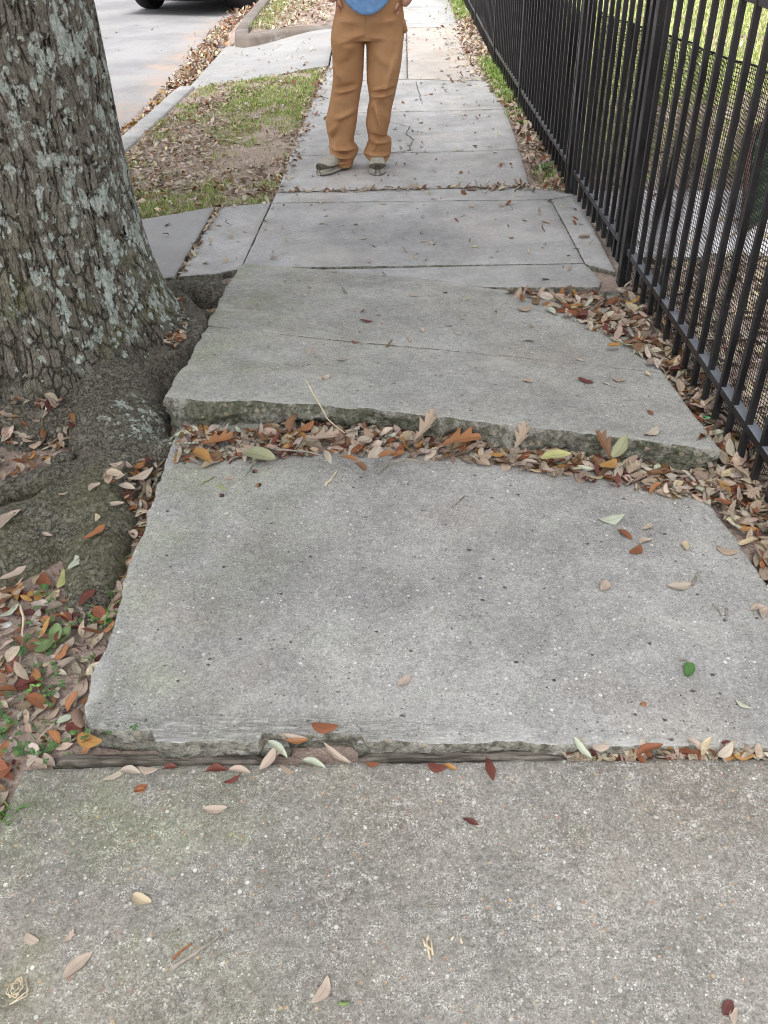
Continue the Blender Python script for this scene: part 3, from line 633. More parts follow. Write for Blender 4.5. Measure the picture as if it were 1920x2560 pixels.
def root_h(x, y):
    x = np.asarray(x, float); y = np.asarray(y, float)
    wx = x+.02*fbm(x*9, y*9, 0, 21, 3); wy = y+.02*fbm(x*9, y*9, 5, 22, 3)
    acc = 0
    for p, r in ROOTS: acc = acc+np.exp(np.clip(seg_field(wx, wy, p, r), -.5, .5)*55)
    z = np.log(acc)/55
    th_ = np.arctan2(y-TCY, x-TCX); d = np.hypot(x-TCX, y-TCY)-trunk_r(th_, 0.0*x)
    z = np.maximum(z, .15*np.exp(-np.clip(d+.03, 0, 9)/.035)-.05)
    return z+.012*fbm(x*13, y*13, 0, 23, 4)+.005*np.abs(fbm(x*45, y*45, 0, 25, 3))
xs = np.arange(-1.9, -.70, .0048); ys = np.arange(1.45, 4.0, .0048)
X, Y = np.meshgrid(xs, ys, indexing='ij'); Z = root_h(X, Y)
Fc = grid_faces(len(xs), len(ys)); zv = Z.ravel(); keep = (zv[Fc].max(1) > -.075); Fc = Fc[keep]
d_ = np.hypot(X-TCX, Y-TCY).ravel(); Fc = Fc[d_[Fc].min(1) > .44]
under = ((X > -.755) & (zt(X, Y)-.03 < Z) & (Y > 2.46)).ravel(); Fc = Fc[~under[Fc].any(1)]
sub2 = ((X > -.77) & (Y < 2.46)).ravel(); Fc = Fc[~sub2[Fc].any(1)]
used = np.unique(Fc); remap = np.full(len(zv), -1); remap[used] = np.arange(len(used))
wpart(mesh_obj('roots', np.stack([X.ravel(), Y.ravel(), zv], -1)[used], remap[Fc], M_ROOT), tree)
def root_tube(pts, rad, seed):
    P = np.array(pts, float); t = np.linspace(0, len(P)-1, 110); tk = np.arange(len(P)); C_ = np.stack([np.interp(t, tk, P[:, k]) for k in range(3)], -1); R_ = np.interp(t, tk, rad)
    for _ in range(10): C_[1:-1] = (C_[:-2]+C_[1:-1]*2+C_[2:])/4; R_[1:-1] = (R_[:-2]+R_[1:-1]*2+R_[2:])/4
    T = np.gradient(C_, axis=0); T /= np.linalg.norm(T, axis=1, keepdims=True); A = np.cross(T, [0, 0, 1.]); A /= np.linalg.norm(A, axis=1, keepdims=True); B = np.cross(A, T)
    a = np.linspace(0, 2*np.pi, 56, endpoint=False); V = C_[:, None]+(A[:, None]*np.cos(a)[None, :, None]+B[:, None]*np.sin(a)[None, :, None])*(R_[:, None, None])
    nn = fbm(V[..., 0]*16, V[..., 1]*16, V[..., 2]*16, seed, 3)*.22+fbm(V[..., 0]*60, V[..., 1]*60, V[..., 2]*60, seed, 2)*.05; V = C_[:, None]+(V-C_[:, None])*(1+nn[..., None])
    i_ = np.arange(109)[:, None]; j_ = np.arange(56)[None]; j2 = (j_+1) % 56; f = np.stack([i_*56+j_, (i_+1)*56+j_, (i_+1)*56+j2, i_*56+j2], -1).reshape(-1, 4)
    wpart(mesh_obj('root', V.reshape(-1, 3), f, M_ROOT), tree)
root_tube([(-1.22, 3.80, -.05), (-1.08, 3.73, -.03), (-.95, 3.69, -.025), (-.84, 3.65, -.04), (-.70, 3.60, -.09)], [.04, .06, .085, .09, .07], 51)
root_tube([(-1.28, 3.56, -.03), (-1.12, 3.60, -.015), (-1.00, 3.56, -.01), (-.955, 3.42, -.015), (-.90, 3.25, -.02), (-.81, 3.10, -.04), (-.74, 3.04, -.08)], [.05, .045, .045, .045, .048, .045, .04], 52)
root_tube([(-1.02, 3.57, -.02), (-.95, 3.50, -.02), (-.86, 3.42, -.025), (-.74, 3.35, -.05)], [.03, .035, .04, .035], 53)
root_tube([(-.94, 2.32, -.02), (-1.05, 2.24, .005), (-1.15, 2.18, .012), (-1.28, 2.09, .012), (-1.62, 1.93, -.01)], [.05, .045, .045, .042, .035], 54)
root_tube([(-1.108, 2.31, -.02), (-1.125, 2.303, .002), (-1.14, 2.296, .002), (-1.155, 2.288, -.02)], [.012, .036, .036, .012], 55)
# limbs and crown above the picture
lim = MB(); tips = []
for k in range(6):
    a = k*1.05+.3; p = Vector((TCX, TCY, 4.2)); d = Vector((math.cos(a)*.7, math.sin(a)*.7, .75)).normalized(); pts = [p-Vector((0, 0, .3))]; rr = [.24]
    for s_ in range(7):
        p = p+d*.62; d = (d+Vector((random.uniform(-.25, .25), random.uniform(-.25, .25), random.uniform(-.05, .12)))).normalized(); pts.append(p.copy()); rr.append(.2*(1-s_/8)); tips.append(p.copy())
    lim.tube(pts, rr, 10)
wpart(lim.build('limbs', M_BARK, None, True), tree)

def crown():
    n = 9000; u = RNG.normal(0, 1, (n, 3)); u /= np.linalg.norm(u, axis=1, keepdims=True); r = RNG.random(n)**.4
    c = u*r[:, None]*np.array([4.0, 4.2, 1.5])+np.array([TCX-.1, TCY-1.6, 5.9]); k = fbm(c[:, 0]*.6, c[:, 1]*.6, c[:, 2]*.8, 61, 2) > .0; c = c[k]; n = len(c)  # unseen crown, shifted off the trunk to shade the near slabs
    R_ = rotm(RNG.uniform(0, 6.28, n), RNG.normal(0, .7, n), RNG.normal(0, .7, n)); q = np.array([(-.5, -.2, 0), (.1, -.5, .1), (.5, .2, 0), (-.1, .5, .12)])
    s_ = RNG.uniform(.14, .34, n); V = (np.einsum('nij,vj->nvi', R_, q)*s_[:, None, None]+c[:, None]).reshape(-1, 3)
    f = np.arange(n*4).reshape(n, 4); m_ = simple('oak_foliage', (.06, .10, .03), .6, .3, .4, 3)
    wpart(mesh_obj('crown', V, f, m_, smooth=False), tree)
#@@LEAFLIB
# ------------------------------------------------------------------ leaf shapes
PAL = {'tan': (.43, .335, .255), 'pale': (.52, .45, .37), 'cream': (.58, .49, .34), 'pink': (.49, .40, .33), 'orange': (.37, .17, .075), 'ochre': (.43, .24, .08), 'brown': (.22, .12, .065),
       'rust': (.26, .10, .05), 'red': (.17, .055, .042), 'maroon': (.13, .045, .04), 'graytan': (.34, .275, .22), 'green': (.09, .20, .06), 'sage': (.33, .34, .21), 'palegreen': (.50, .54, .43), 'yellowgreen': (.50, .50, .22)}
def leaf_template(kind, seed, seg=8, cross=3):
    r = random.Random(seed); t = np.linspace(0, 1, seg+1)
    if kind == 'oval': wv = np.sin(np.pi*np.clip(t, 0, 1)**.9)**.75*.185
    elif kind == 'wide': wv = np.sin(np.pi*t**.85)**.6*.27
    elif kind == 'long': wv = np.sin(np.pi*t)**.8*.13
    elif kind == 'wavy': wv = np.sin(np.pi*t**.9)**.7*.17*(1+.16*np.sin(t*9+seed))
    else: # lobed
        wv = np.zeros_like(t)
        env = np.interp(t, [0, .12, .3, .55, .75, .9, 1], [.0, .05, .32, .40, .30, .16, 0])
        ph = (t*3.6+.15) % 1.0; wv = env*(.30+.70*ph**1.3*(ph < .93))*.95+.02*(t > .02)*(t < .98)
    c = np.linspace(-1, 1, cross); V = []; UV = []
    b1 = r.uniform(-.7, 1.3); b2 = r.uniform(-.6, .7); cup = r.uniform(-.2, 1.05); side = r.uniform(-.12, .12); tw = r.uniform(-.5, .5)
    asym = r.uniform(-.12, .12)
    for i, tt in enumerate(t):
        for u in c:
            uu = u*(1+asym*np.sign(u)); x = uu*wv[i]+side*np.sin(np.pi*tt); y = tt-.5
            if kind == 'lobed': y += abs(u)*.18*wv[i]/.3
            z = cup*abs(uu)**1.5*wv[i]*.9 + b1*.14*(tt-.5)**2*2 + b2*.06*np.sin(2*np.pi*tt)+tw*uu*wv[i]*(tt-.5)*.9+.012*np.sin(tt*17+seed)*abs(u)
            V.append((x, y, z)); UV.append((u, tt, 0))
    V = np.array(V); V[:, 2] -= V[:, 2].min()
    Fc = grid_faces(seg+1, cross)
    # stalk
    n = len(V); z0 = V[cross//2][2]
    V = np.vstack([V, [(-.008, -.49, z0), (.008, -.49, z0), (.006, -.62, z0+.01), (-.006, -.62, z0+.01)]]); UV += [(0, 0, 0)]*4
    Fc = np.vstack([Fc, [[n, n+1, n+2, n+3]]])
    return V, Fc, np.array(UV)
LO = {k: [leaf_template(k, s, 6, 3) for s in range(7)] for k in ('oval', 'wide', 'long', 'wavy')}
LO['lobed'] = [leaf_template('lobed', s, 20, 3) for s in range(4)]
HI = {k: [leaf_template(k, s+20, 14, 5) for s in range(6)] for k in ('oval', 'wide', 'long', 'wavy')}
HI['lobed'] = [leaf_template('lobed', s+20, 36, 5) for s in range(4)]
def rotm(yaw, tx, ty):
    cz, sz, cx_, sx, cy_, sy = np.cos(yaw), np.sin(yaw), np.cos(tx), np.sin(tx), np.cos(ty), np.sin(ty)
    Rz = np.zeros((len(yaw), 3, 3)); Rz[:, 0, 0] = cz; Rz[:, 0, 1] = -sz; Rz[:, 1, 0] = sz; Rz[:, 1, 1] = cz; Rz[:, 2, 2] = 1
    Rx = np.zeros_like(Rz); Rx[:, 0, 0] = 1; Rx[:, 1, 1] = cx_; Rx[:, 1, 2] = -sx; Rx[:, 2, 1] = sx; Rx[:, 2, 2] = cx_
    Ry = np.zeros_like(Rz); Ry[:, 1, 1] = 1; Ry[:, 0, 0] = cy_; Ry[:, 0, 2] = sy; Ry[:, 2, 0] = -sy; Ry[:, 2, 2] = cy_
    return Rz@Rx@Ry
def scatter_leaves(name, x, y, z, size, colors, tilt=.35, kinds=('oval', 'oval', 'wide', 'wavy', 'long'), label='', cat='leaf litter'):
    n = len(x); V = []; Fc = []; C_ = []; U = []; base = 0
    km = RNG.integers(0, len(kinds)*7, n)
    for q in range(len(kinds)*7):
        ids = np.where(km == q)[0]
        if not len(ids): continue
        lst = LO[kinds[q//7]]; v, f, uv = lst[q % 7 % len(lst)]
        Rm = rotm(RNG.uniform(0, 6.28, len(ids)), RNG.normal(0, tilt, len(ids)), RNG.normal(0, tilt, len(ids))+np.where(RNG.random(len(ids)) < .25, np.pi, 0))
        p = np.einsum('nij,vj->nvi', Rm, v-np.array([0, 0, .02]))*size[ids][:, None, None]
        mz = p[:, :, 2].min(1); p[:, :, 2] -= mz[:, None]*.8
        p = p+np.stack([x[ids], y[ids], z[ids]], -1)[:, None]
        V.append(p.reshape(-1, 3)); k = len(v)
        Fc.append((f[None]+(np.arange(len(ids))*k)[:, None, None]+base).reshape(-1, 4)); base += k*len(ids)
        C_.append(np.repeat(colors[ids], k, 0)); U.append(np.tile(uv, (len(ids), 1)))
    C_ = np.concatenate(C_); C_ = np.hstack([C_, np.ones((len(C_), 1))])
    o = mesh_obj(name, np.concatenate(V), np.concatenate(Fc), M_LEAF, point_attrs={'Col': ('FLOAT_COLOR', C_), 'luv': ('FLOAT_VECTOR', np.concatenate(U))})
    return tag(o, label, cat, kind='stuff')
def pick_colors(n, weights):
    ks = list(weights); p = np.array([weights[k] for k in ks], float); p /= p.sum(); id_ = RNG.choice(len(ks), n, p=p)
    c = np.array([PAL[k] for k in ks])[id_]; return np.clip(c*RNG.uniform(.75, 1.2, (n, 1))*RNG.uniform(.93, 1.07, (n, 3)), 0, .9)
MIXD = dict(tan=36, pale=28, pink=10, orange=4, ochre=5, rust=10, red=3, brown=16, graytan=26, palegreen=3, cream=6, maroon=3)
MIXF = dict(tan=22, pale=30, cream=20, graytan=10, brown=12, pink=10, rust=5)
def poly_points(poly, n):
    P = np.array(poly); out = []
    lo, hi = P.min(0), P.max(0)
    while sum(len(o) for o in out) < n:
        q = RNG.uniform(lo, hi, (n*3, 2)); c = np.zeros(len(q), bool); j = len(P)-1
        for i_ in range(len(P)):
            xi, yi = P[i_]; xj, yj = P[j]
            cond = ((yi > q[:, 1]) != (yj > q[:, 1])) & (q[:, 0] < (xj-xi)*(q[:, 1]-yi)/(yj-yi+1e-12)+xi); c ^= cond; j = i_
        out.append(q[c])
    return np.concatenate(out)[:n]
def strip_points(line, n, spread):
    P = resample(line, 300); i_ = RNG.integers(0, 300, n); s_ = np.asarray(spread) if hasattr(spread, '__len__') else None
    sp = np.interp(i_/299, np.linspace(0, 1, len(spread)), spread) if s_ is not None else spread
    return np.stack([P[i_, 0]+RNG.normal(0, 1, n)*sp, P[i_, 1]+RNG.normal(0, 1, n)*sp], -1)
crown()
# drift against the tilted slab: ridge of leaves along its front
def drift_front(n, rng=RNG):
    x = rng.uniform(-.84, 1.0, n)
    yf = tilt_front(np.clip(x, -.8, .93)); dep = np.interp(x, [-.84, -.6, -.2, .3, .6, .9], [.12, .13, .12, .10, .13, .16])
    t = rng.random(n); y = yf+.05+np.interp(x, [-.8, -.5, -.25], [-.11, -.09, 0])-t*(dep+.05); hgt = .013*(1-t)**1.2+.002
    return x, y, hgt
def right_band(n, y0=1.3, y1=3.62, rng=RNG):
    y = rng.uniform(y0, y1, n); xi = np.interp(y, [1.2, 1.6, 1.9, 2.1, 2.3, 2.7, 3.0, 3.3, 3.6], [.975, .965, .94, .90, .93, .94, .87, .68, .42])
    x = xi+(1.13-xi)*rng.random(n)**.9; return x, y
x, y, hg = drift_front(1050); z = np.maximum(top_h(x, np.minimum(y, tilt_front(np.clip(x, -.8, .93))-.002)), -.02)+hg*RNG.random(len(x))**.6
scatter_leaves('leaf_drift', x, y, z, RNG.uniform(.038, .07, len(x)), pick_colors(len(x), MIXD), .32, label='deep drift of brown and tan leaves filling the step under the tilted slab')
x, y = right_band(1500); z = top_h(x, y)+.012+.035*RNG.random(len(x))*sstep(.9, 1.02, x)
z = np.where((x < .93) & (y > 2.2), zt(x, y)+.002+.012*RNG.random(len(x)), z)
scatter_leaves('leaf_drift', x, y, z, RNG.uniform(.04, .08, len(x)), pick_colors(len(x), dict(MIXD, tan=45, pale=25)), .35, label='band of dry leaves lying along the foot of the near fence')
# gap joint at the right of the near joint
x = RNG.uniform(.33, 1.2, 260); y = RNG.uniform(1.128, 1.148, 260); z = RNG.uniform(-.02, .008, 260)
scatter_leaves('leaf_drift', x, y, z, RNG.uniform(.028, .048, 260), pick_colors(260, MIXD), .4, label='dry leaves packed in the open joint at right')
# left soil near
left_poly = [(-1.3, .5), (-.875, .5), (-.865, 1.10), (-.80, 1.14), (-.71, 1.16), (-.75, 1.35), (-.765, 1.6), (-.86, 1.62), (-1.0, 1.72), (-1.15, 1.76), (-1.3, 1.7)]
q = poly_points(left_poly, 620); x, y = q.T
scatter_leaves('leaf_litter', x, y, soil_h(x, y)+.004+.012*RNG.random(len(x)), RNG.uniform(.03, .065, len(x)), pick_colors(len(x), dict(MIXD, red=9, orange=14)), .3, label='mixed fallen leaves on the soil left of the near slabs')
q = poly_points([(-1.6, .5), (-.875, .5), (-.80, 1.14), (-.76, 1.6), (-.86, 1.9), (-1.0, 2.5), (-1.6, 2.5)], 2600); x, y = q.T
_rh = root_h(x, y); k = _rh < soil_h(x, y)+.004; x, y = x[k], y[k]
scatter_leaves('soil_crumbs', x, y, soil_h(x, y)+.001, RNG.uniform(.005, .018, len(x)), pick_colors(len(x), dict(brown=30, graytan=25, pink=14, pale=12, maroon=14, rust=6)), .6, label='crumbs of bark and leaf over the sandy soil at left')
# leaves in pockets beside the tree
segs = []
for poly, n in (([(-1.6, 2.55), (-1.2, 2.53), (-1.12, 2.44), (-1.14, 2.37), (-1.25, 2.42), (-1.6, 2.45)], 110), ([(-.96, 2.14), (-.86, 2.22), (-.80, 2.30), (-.78, 2.1), (-.80, 1.98), (-.86, 2.06)], 90),
                ([(-.80, 2.0), (-.77, 2.0), (-.765, 1.6), (-.79, 1.6)], 60), ([(-1.02, 3.3), (-.95, 3.38), (-.86, 3.05), (-.83, 2.9), (-.90, 2.9)], 100), ([(-.9, 3.55), (-.82, 3.5), (-.82, 3.4), (-.9, 3.46)], 45), ([(-1.6, 2.42), (-1.12, 2.36), (-1.18, 2.2), (-1.6, 2.05)], 110)):
    segs.append(poly_points(poly, n))
q = np.concatenate(segs); x, y = q.T; rh = np.maximum(soil_h(x, y), root_h(x, y))
scatter_leaves('leaf_litter', x, y, rh+.004+.014*RNG.random(len(x)), RNG.uniform(.035, .06, len(x)), pick_colors(len(x), dict(MIXD, orange=16, pink=12)), .3, label='dry leaves caught in pockets between the tree roots')
# verge
verge_poly = [(-1.95, 4.62), (-1.5, 4.72), (-1.06, 4.93), (-.77, 4.98), (-.77, 5.87), (-.72, 8.95), (-1.82, 8.32), (-1.93, 5.88)]
q = poly_points(verge_poly, 8000); x, y = q.T
dens = fbm(x*2.0, y*1.3, 0, 44, 3); k = dens+.30*np.exp(-((y-6.2)/.9)**2) > RNG.uniform(-.35, .75, len(x)); x, y = x[k], y[k]
scatter_leaves('leaf_litter', x, y, soil_h(x, y)+.004+.01*RNG.random(len(x)), RNG.uniform(.022, .055, len(x)), pick_colors(len(x), dict(MIXF, brown=20)), .35, label='pale dead leaves scattered over the grass verge')
q = np.concatenate([strip_points([(-.77, 5.1), (-.76, 6.2), (-.72, 8.9)], 420, .04), strip_points([(-1.07, 3.9), (-1.05, 4.9)], 60, .006), strip_points([(-.7, 5.13), (.2, 5.12), (.75, 5.11)], 120, .018), strip_points([(.35, 5.09), (.78, 5.08)], 60, .03)]); x, y = q.T
scatter_leaves('leaf_litter', x, y, top_h(x, y)+.003, RNG.uniform(.025, .055, len(x)), pick_colors(len(x), dict(MIXF, rust=14, brown=14)), .4, label='dead leaves lodged in joints and along the walk edge')
# far fence strip
yy = RNG.uniform(4.98, 14, 3000); fx = np.interp(yy, [5, 7, 8.7, 11, 14], [.95, .905, .865, .86, .84]); xi = np.interp(yy, [5, 5.5, 7, 8, 9, 14], [.80, .77, .80, .70, .62, .66])
xx = xi+(fx+.06-xi)*RNG.random(3000)**.8
scatter_leaves('leaf_litter', xx, yy, np.maximum(soil_h(xx, yy), -.02)+.012+.02*RNG.random(3000), RNG.uniform(.035, .07, 3000), pick_colors(3000, dict(MIXF, rust=8)), .4, label='strip of pale dead leaves along the far fence')
q = strip_points([(.5, 8.12), (.7, 8.3), (.65, 9.5), (.6, 11)], 260, .13); x, y = q.T
scatter_leaves('leaf_litter', x, y, top_h(x, y)+.003, RNG.uniform(.03, .06, len(x)), pick_colors(len(x), dict(MIXF, rust=12)), .4, label='dead leaves spread over the brownish far slab')
# gutter
q = np.concatenate([strip_points([(-2.22, 4.7), (-2.2, 6.2), (-2.12, 8.0)], 800, .035), strip_points([(-2.12, 8.0), (-2.1, 9.4), (-2.12, 10.6)], 1000, [.05, .08, .11]), strip_points([(-2.14, 10.6), (-2.22, 13), (-2.3, 16)], 1200, [.12, .10, .08])]); x, y = q.T
scatter_leaves('leaf_litter', x, y, ROADZ+.008+.05*RNG.random(len(x))*np.exp(-((x+2.15)/.12)**2), RNG.uniform(.04, .08, len(x)), pick_colors(len(x), dict(tan=20, pale=12, ochre=6, brown=14, rust=8, cream=8, graytan=6)), .5, label='tan leaves heaped in the street gutter')
# sprinkled on the far walk, drive, street, kerb side verge
q = np.concatenate([RNG.uniform((-.7, 5.2), (.72, 8), (170, 2)), RNG.uniform((-.7, 8), (.7, 13), (190, 2)), RNG.uniform((-1.9, 8.8), (-.8, 10.6), (70, 2)), RNG.uniform((-4.5, 4), (-2.3, 13), (110, 2)), RNG.uniform((-1.05, 3.95), (.95, 5.05), (110, 2)), RNG.uniform((-1.9, 3.9), (-1.1, 4.6), (14, 2)), RNG.uniform((-.7, 2.6), (.8, 3.9), (40, 2))]); x, y = q.T
sz = RNG.uniform(.016, .05, len(x))
scatter_leaves('leaf_litter', x, y, top_h(x, y)+.002, sz, pick_colors(len(x), dict(MIXF, brown=22, rust=10)), .35, label='small bits of leaf sprinkled over pavement and street')
q = poly_points([(-1.75, 11.2), (-1.5, 11.0), (-1.2, 11.3), (-.85, 11.45), (-.95, 16), (-1.85, 16)], 1300); x, y = q.T
scatter_leaves('leaf_litter', x, y, np.maximum(soil_h(x, y), .0)+.03, RNG.uniform(.04, .075, len(x)), pick_colors(len(x), dict(MIXF, brown=26)), .4, label='leaves over the bare verge beyond the driveway')
# yard behind the fence
q = np.concatenate([RNG.uniform((1.12, 1.2), (2.2, 3.95), (2400, 2)), RNG.uniform((1.12, 4.95), (4.2, 8.5), (1500, 2)), RNG.uniform((1.12, 3.95), (2.6, 4.95), (120, 2)), RNG.uniform((1.1, 8.5), (6, 14), (500, 2))]); x, y = q.T
scatter_leaves('leaf_litter', x, y, np.maximum(top_h(x, y), soil_h(x, y))+.004+.01*RNG.random(len(x)), RNG.uniform(.04, .08, len(x)), pick_colors(len(x), dict(pale=34, cream=20, tan=14, brown=8, graytan=8, pink=14)), .35, label='pale leaf litter on the yard behind the fence')

#@@GRASS
def blades(name, x, y, z, h, colA, colB, bend=.5, wd=.004, label='', cat='grass', kind='stuff', parent=None):
    n = len(x); a = RNG.uniform(0, 6.28, n); d = np.stack([np.cos(a), np.sin(a)], -1); p = np.stack([-d[:, 1], d[:, 0]], -1); bn = RNG.uniform(.1, 1, n)*bend*h
    wv = wd*RNG.uniform(.6, 1.3, n); V = np.zeros((n, 5, 3))
    for k, (t, q) in enumerate(((0, 1), (.55, .8))):
        for s_ in (0, 1):
            V[:, k*2+s_, 0] = x+d[:, 0]*bn*t**2+p[:, 0]*wv*q*(s_-.5); V[:, k*2+s_, 1] = y+d[:, 1]*bn*t**2+p[:, 1]*wv*q*(s_-.5); V[:, k*2+s_, 2] = z+h*t
    V[:, 4, 0] = x+d[:, 0]*bn; V[:, 4, 1] = y+d[:, 1]*bn; V[:, 4, 2] = z+h*(1-.25*bend*RNG.random(n))
    b0 = np.arange(n)[:, None]*5
    me = bpy.data.meshes.new(name)
    Fq = np.hstack([b0, b0+1, b0+3, b0+2]); Ft = np.hstack([b0+2, b0+3, b0+4])
    loops = np.concatenate([Fq.ravel(), Ft.ravel()]); me.vertices.add(n*5); me.vertices.foreach_set('co', V.astype(np.float32).ravel())
    me.loops.add(len(loops)); me.loops.foreach_set('vertex_index', loops.astype(np.int32)); me.polygons.add(2*n)
    me.polygons.foreach_set('loop_start', np.concatenate([np.arange(n)*4, 4*n+np.arange(n)*3]).astype(np.int32)); me.update(calc_edges=True); me.materials.append(M_GRASS)
    f = RNG.random((n, 1)); c = np.array(colA)*(1-f)+np.array(colB)*f; c = c*RNG.uniform(.7, 1.25, (n, 1)); c = np.repeat(np.hstack([c, np.ones((n, 1))]), 5, 0)
    at = me.attributes.new('Col', 'FLOAT_COLOR', 'POINT'); at.data.foreach_set('color', c.astype(np.float32).ravel())
    o = bpy.data.objects.new(name, me); COL.objects.link(o)
    if parent: o.parent = parent
    elif label: tag(o, label, cat, kind=kind)
    return o
GA, GB = (.22, .36, .07), (.50, .50, .22)
q = poly_points(verge_poly, 60000); x, y = q.T
g = fbm(x*1.7, y*1.1, 0, 44, 3)
far = np.exp(-((y-7.7)/.75)**2)*sstep(-1.7, -1.3, x)+.9*np.exp(-((y-4.95)/.28)**2)+.3*np.exp(-((y-8.5)/.4)**2)
k = RNG.random(len(x)) < np.clip(far*.5+.9*fbm(x*7, y*6, 0, 9, 3)+.12-.2*np.exp(-((y-6.3)/.5)**2), .03, 1); x, y = x[k], y[k]
blades('grass', x, y, soil_h(x, y)-.003, RNG.uniform(.015, .045, len(x)), GA, GB, .9, .005, 'thin patchy grass on the verge')
q = RNG.uniform((1.12, 5.0), (4.8, 9), (26000, 2)); k = RNG.random(len(q)) < np.clip(.55+.9*fbm(q[:, 0]*2, q[:, 1]*1.5, 0, 3, 3), .1, 1)*sstep(4.7, 6, q[:, 1]); q = q[k]
q2 = RNG.uniform((1.05, 7.3), (9, 17), (110000, 2)); q = np.concatenate([q, q2]); x, y = q.T
blades('lawn', x, y, soil_h(x, y)-.003, RNG.uniform(.03, .07, len(x)), (.30, .46, .10), (.66, .66, .30), .9, .009, 'bright yellow green lawn of the yard behind the fence')
yy = np.concatenate([RNG.uniform(7.2, 9.0, 1500), RNG.uniform(11.5, 15, 2500), RNG.normal(8.4, .3, 500), RNG.normal(5.3, .08, 90), RNG.normal(6.9, .1, 80)]); fx = np.interp(yy, [5, 7, 8.7, 11, 14], [.92, .885, .835, .83, .82])
x = fx+RNG.normal(-.02, .045, len(yy))-np.where(yy > 11, .1*RNG.random(len(yy)), 0)
blades('grass', x, yy, soil_h(x, yy), RNG.uniform(.04, .10, len(yy)), (.16, .30, .05), (.40, .50, .14), .8, .007, 'green grass tufts growing at the foot of the far fence')
q = poly_points([(-1.8, 11.3), (-1.45, 11.1), (-1.1, 13), (-1.2, 16), (-1.85, 16)], 5000); x, y = q.T; k = RNG.random(len(x)) < .25+.8*np.exp(-((x+1.65)/.12)**2); x, y = x[k], y[k]
blades('grass', x, y, np.maximum(soil_h(x, y), 0)+.01, RNG.uniform(.03, .07, len(x)), (.18, .28, .06), (.4, .45, .16), .8, .006, 'sparse grass beside the kerb beyond the driveway')

#@@OBJECTS
# ------------------------------------------------------------------ individual leaves
LMESH = {}
def leaf_mesh(kind, v, colr):
    key = (kind, v, colr)
    if key not in LMESH:
        V, Fc, UV = HI[kind][v % len(HI[kind])]; c = np.tile(np.array(PAL[colr]+(1,)), (len(V), 1))
        if colr == 'pale' and v % 3 == 0: c[:, :3] *= .9
        if kind in ('lobed',) or v % 4 == 1: c[:, :3] = c[:, :3]*(.82+.3*UV[:, 1:2])
        o = mesh_obj('fallen_leaf', V-np.array([0, 0, .0]), Fc, M_LEAF, point_attrs={'Col': ('FLOAT_COLOR', c), 'luv': ('FLOAT_VECTOR', UV)})
        LMESH[key] = o.data; bpy.data.objects.remove(o)
    return LMESH[key]
def put_leaf(x, y, z, yaw, size, kind, colr, label, group, tx=0, ty=0, v=None, width=1.0):
    v = random.randrange(6) if v is None else v
    o = bpy.data.objects.new('fallen_leaf', leaf_mesh(kind, v, colr)); COL.objects.link(o)
    o.location = (x, y, z); o.rotation_euler = (tx, ty, yaw); o.scale = (size*width, size, size*.8)
    return tag(o, label, 'leaf', group)
NLEAF = 0
CN = {'tan': 'tan', 'pale': 'pale tan', 'cream': 'cream', 'pink': 'pinkish tan', 'orange': 'orange', 'ochre': 'ochre', 'brown': 'brown', 'rust': 'rust brown', 'red': 'dark red', 'maroon': 'maroon', 'graytan': 'grayish tan', 'green': 'fresh green', 'sage': 'sage green', 'palegreen': 'pale green', 'yellowgreen': 'yellow green'}
def lf2(x1, y1, x2, y2, colr, kind, label, group='fallen leaves lying on their own', lift=.002, tilt=0, width=1.0, v=None):
    """leaf from stalk end to tip, given where the two ends lie on the ground"""
    global NLEAF
    a = on_surf(x1, y1, lift); b_ = on_surf(x2, y2, lift)
    if label.find('root') >= 0:
        zz = .06
        for _ in range(4): xx, yy_ = w_at((x1+x2)/2, (y1+y2)/2, zz); zz = float(max(root_h(xx, yy_), soil_h(xx, yy_)))+.006
        sc = (CAMH-zz)/CAMH; p1 = w_at(x1, y1, zz); p2 = w_at(x2, y2, zz); a = (*p1, zz); b_ = (*p2, zz)
    if 'drift' in label or 'rim' in label or 'broken edge' in label or 'slab edge' in label and y1 < 1120:
        if 1030 < y1 < 1180 and 'tilted slab' not in label:
            zz = .062+lift*.6-.02*max(0, (x1-900)/900); a = (*w_at(x1, y1, zz), zz); b_ = (*w_at(x2, y2, zz), zz)
    a = np.array(a); b_ = np.array(b_); d = b_-a; L = float(np.hypot(d[0], d[1])); L = max(L, .03)
    yaw = math.atan2(-d[0], d[1]); c = (a+b_)/2; NLEAF += 1
    return put_leaf(c[0], c[1], max(a[2], b_[2]) if abs(a[2]-b_[2]) < .02 else c[2], yaw, L*1.02, kind, colr, label, group, tx=tilt+math.atan2(d[2], L)*.6, ty=random.uniform(-.12, .12), v=v, width=width)
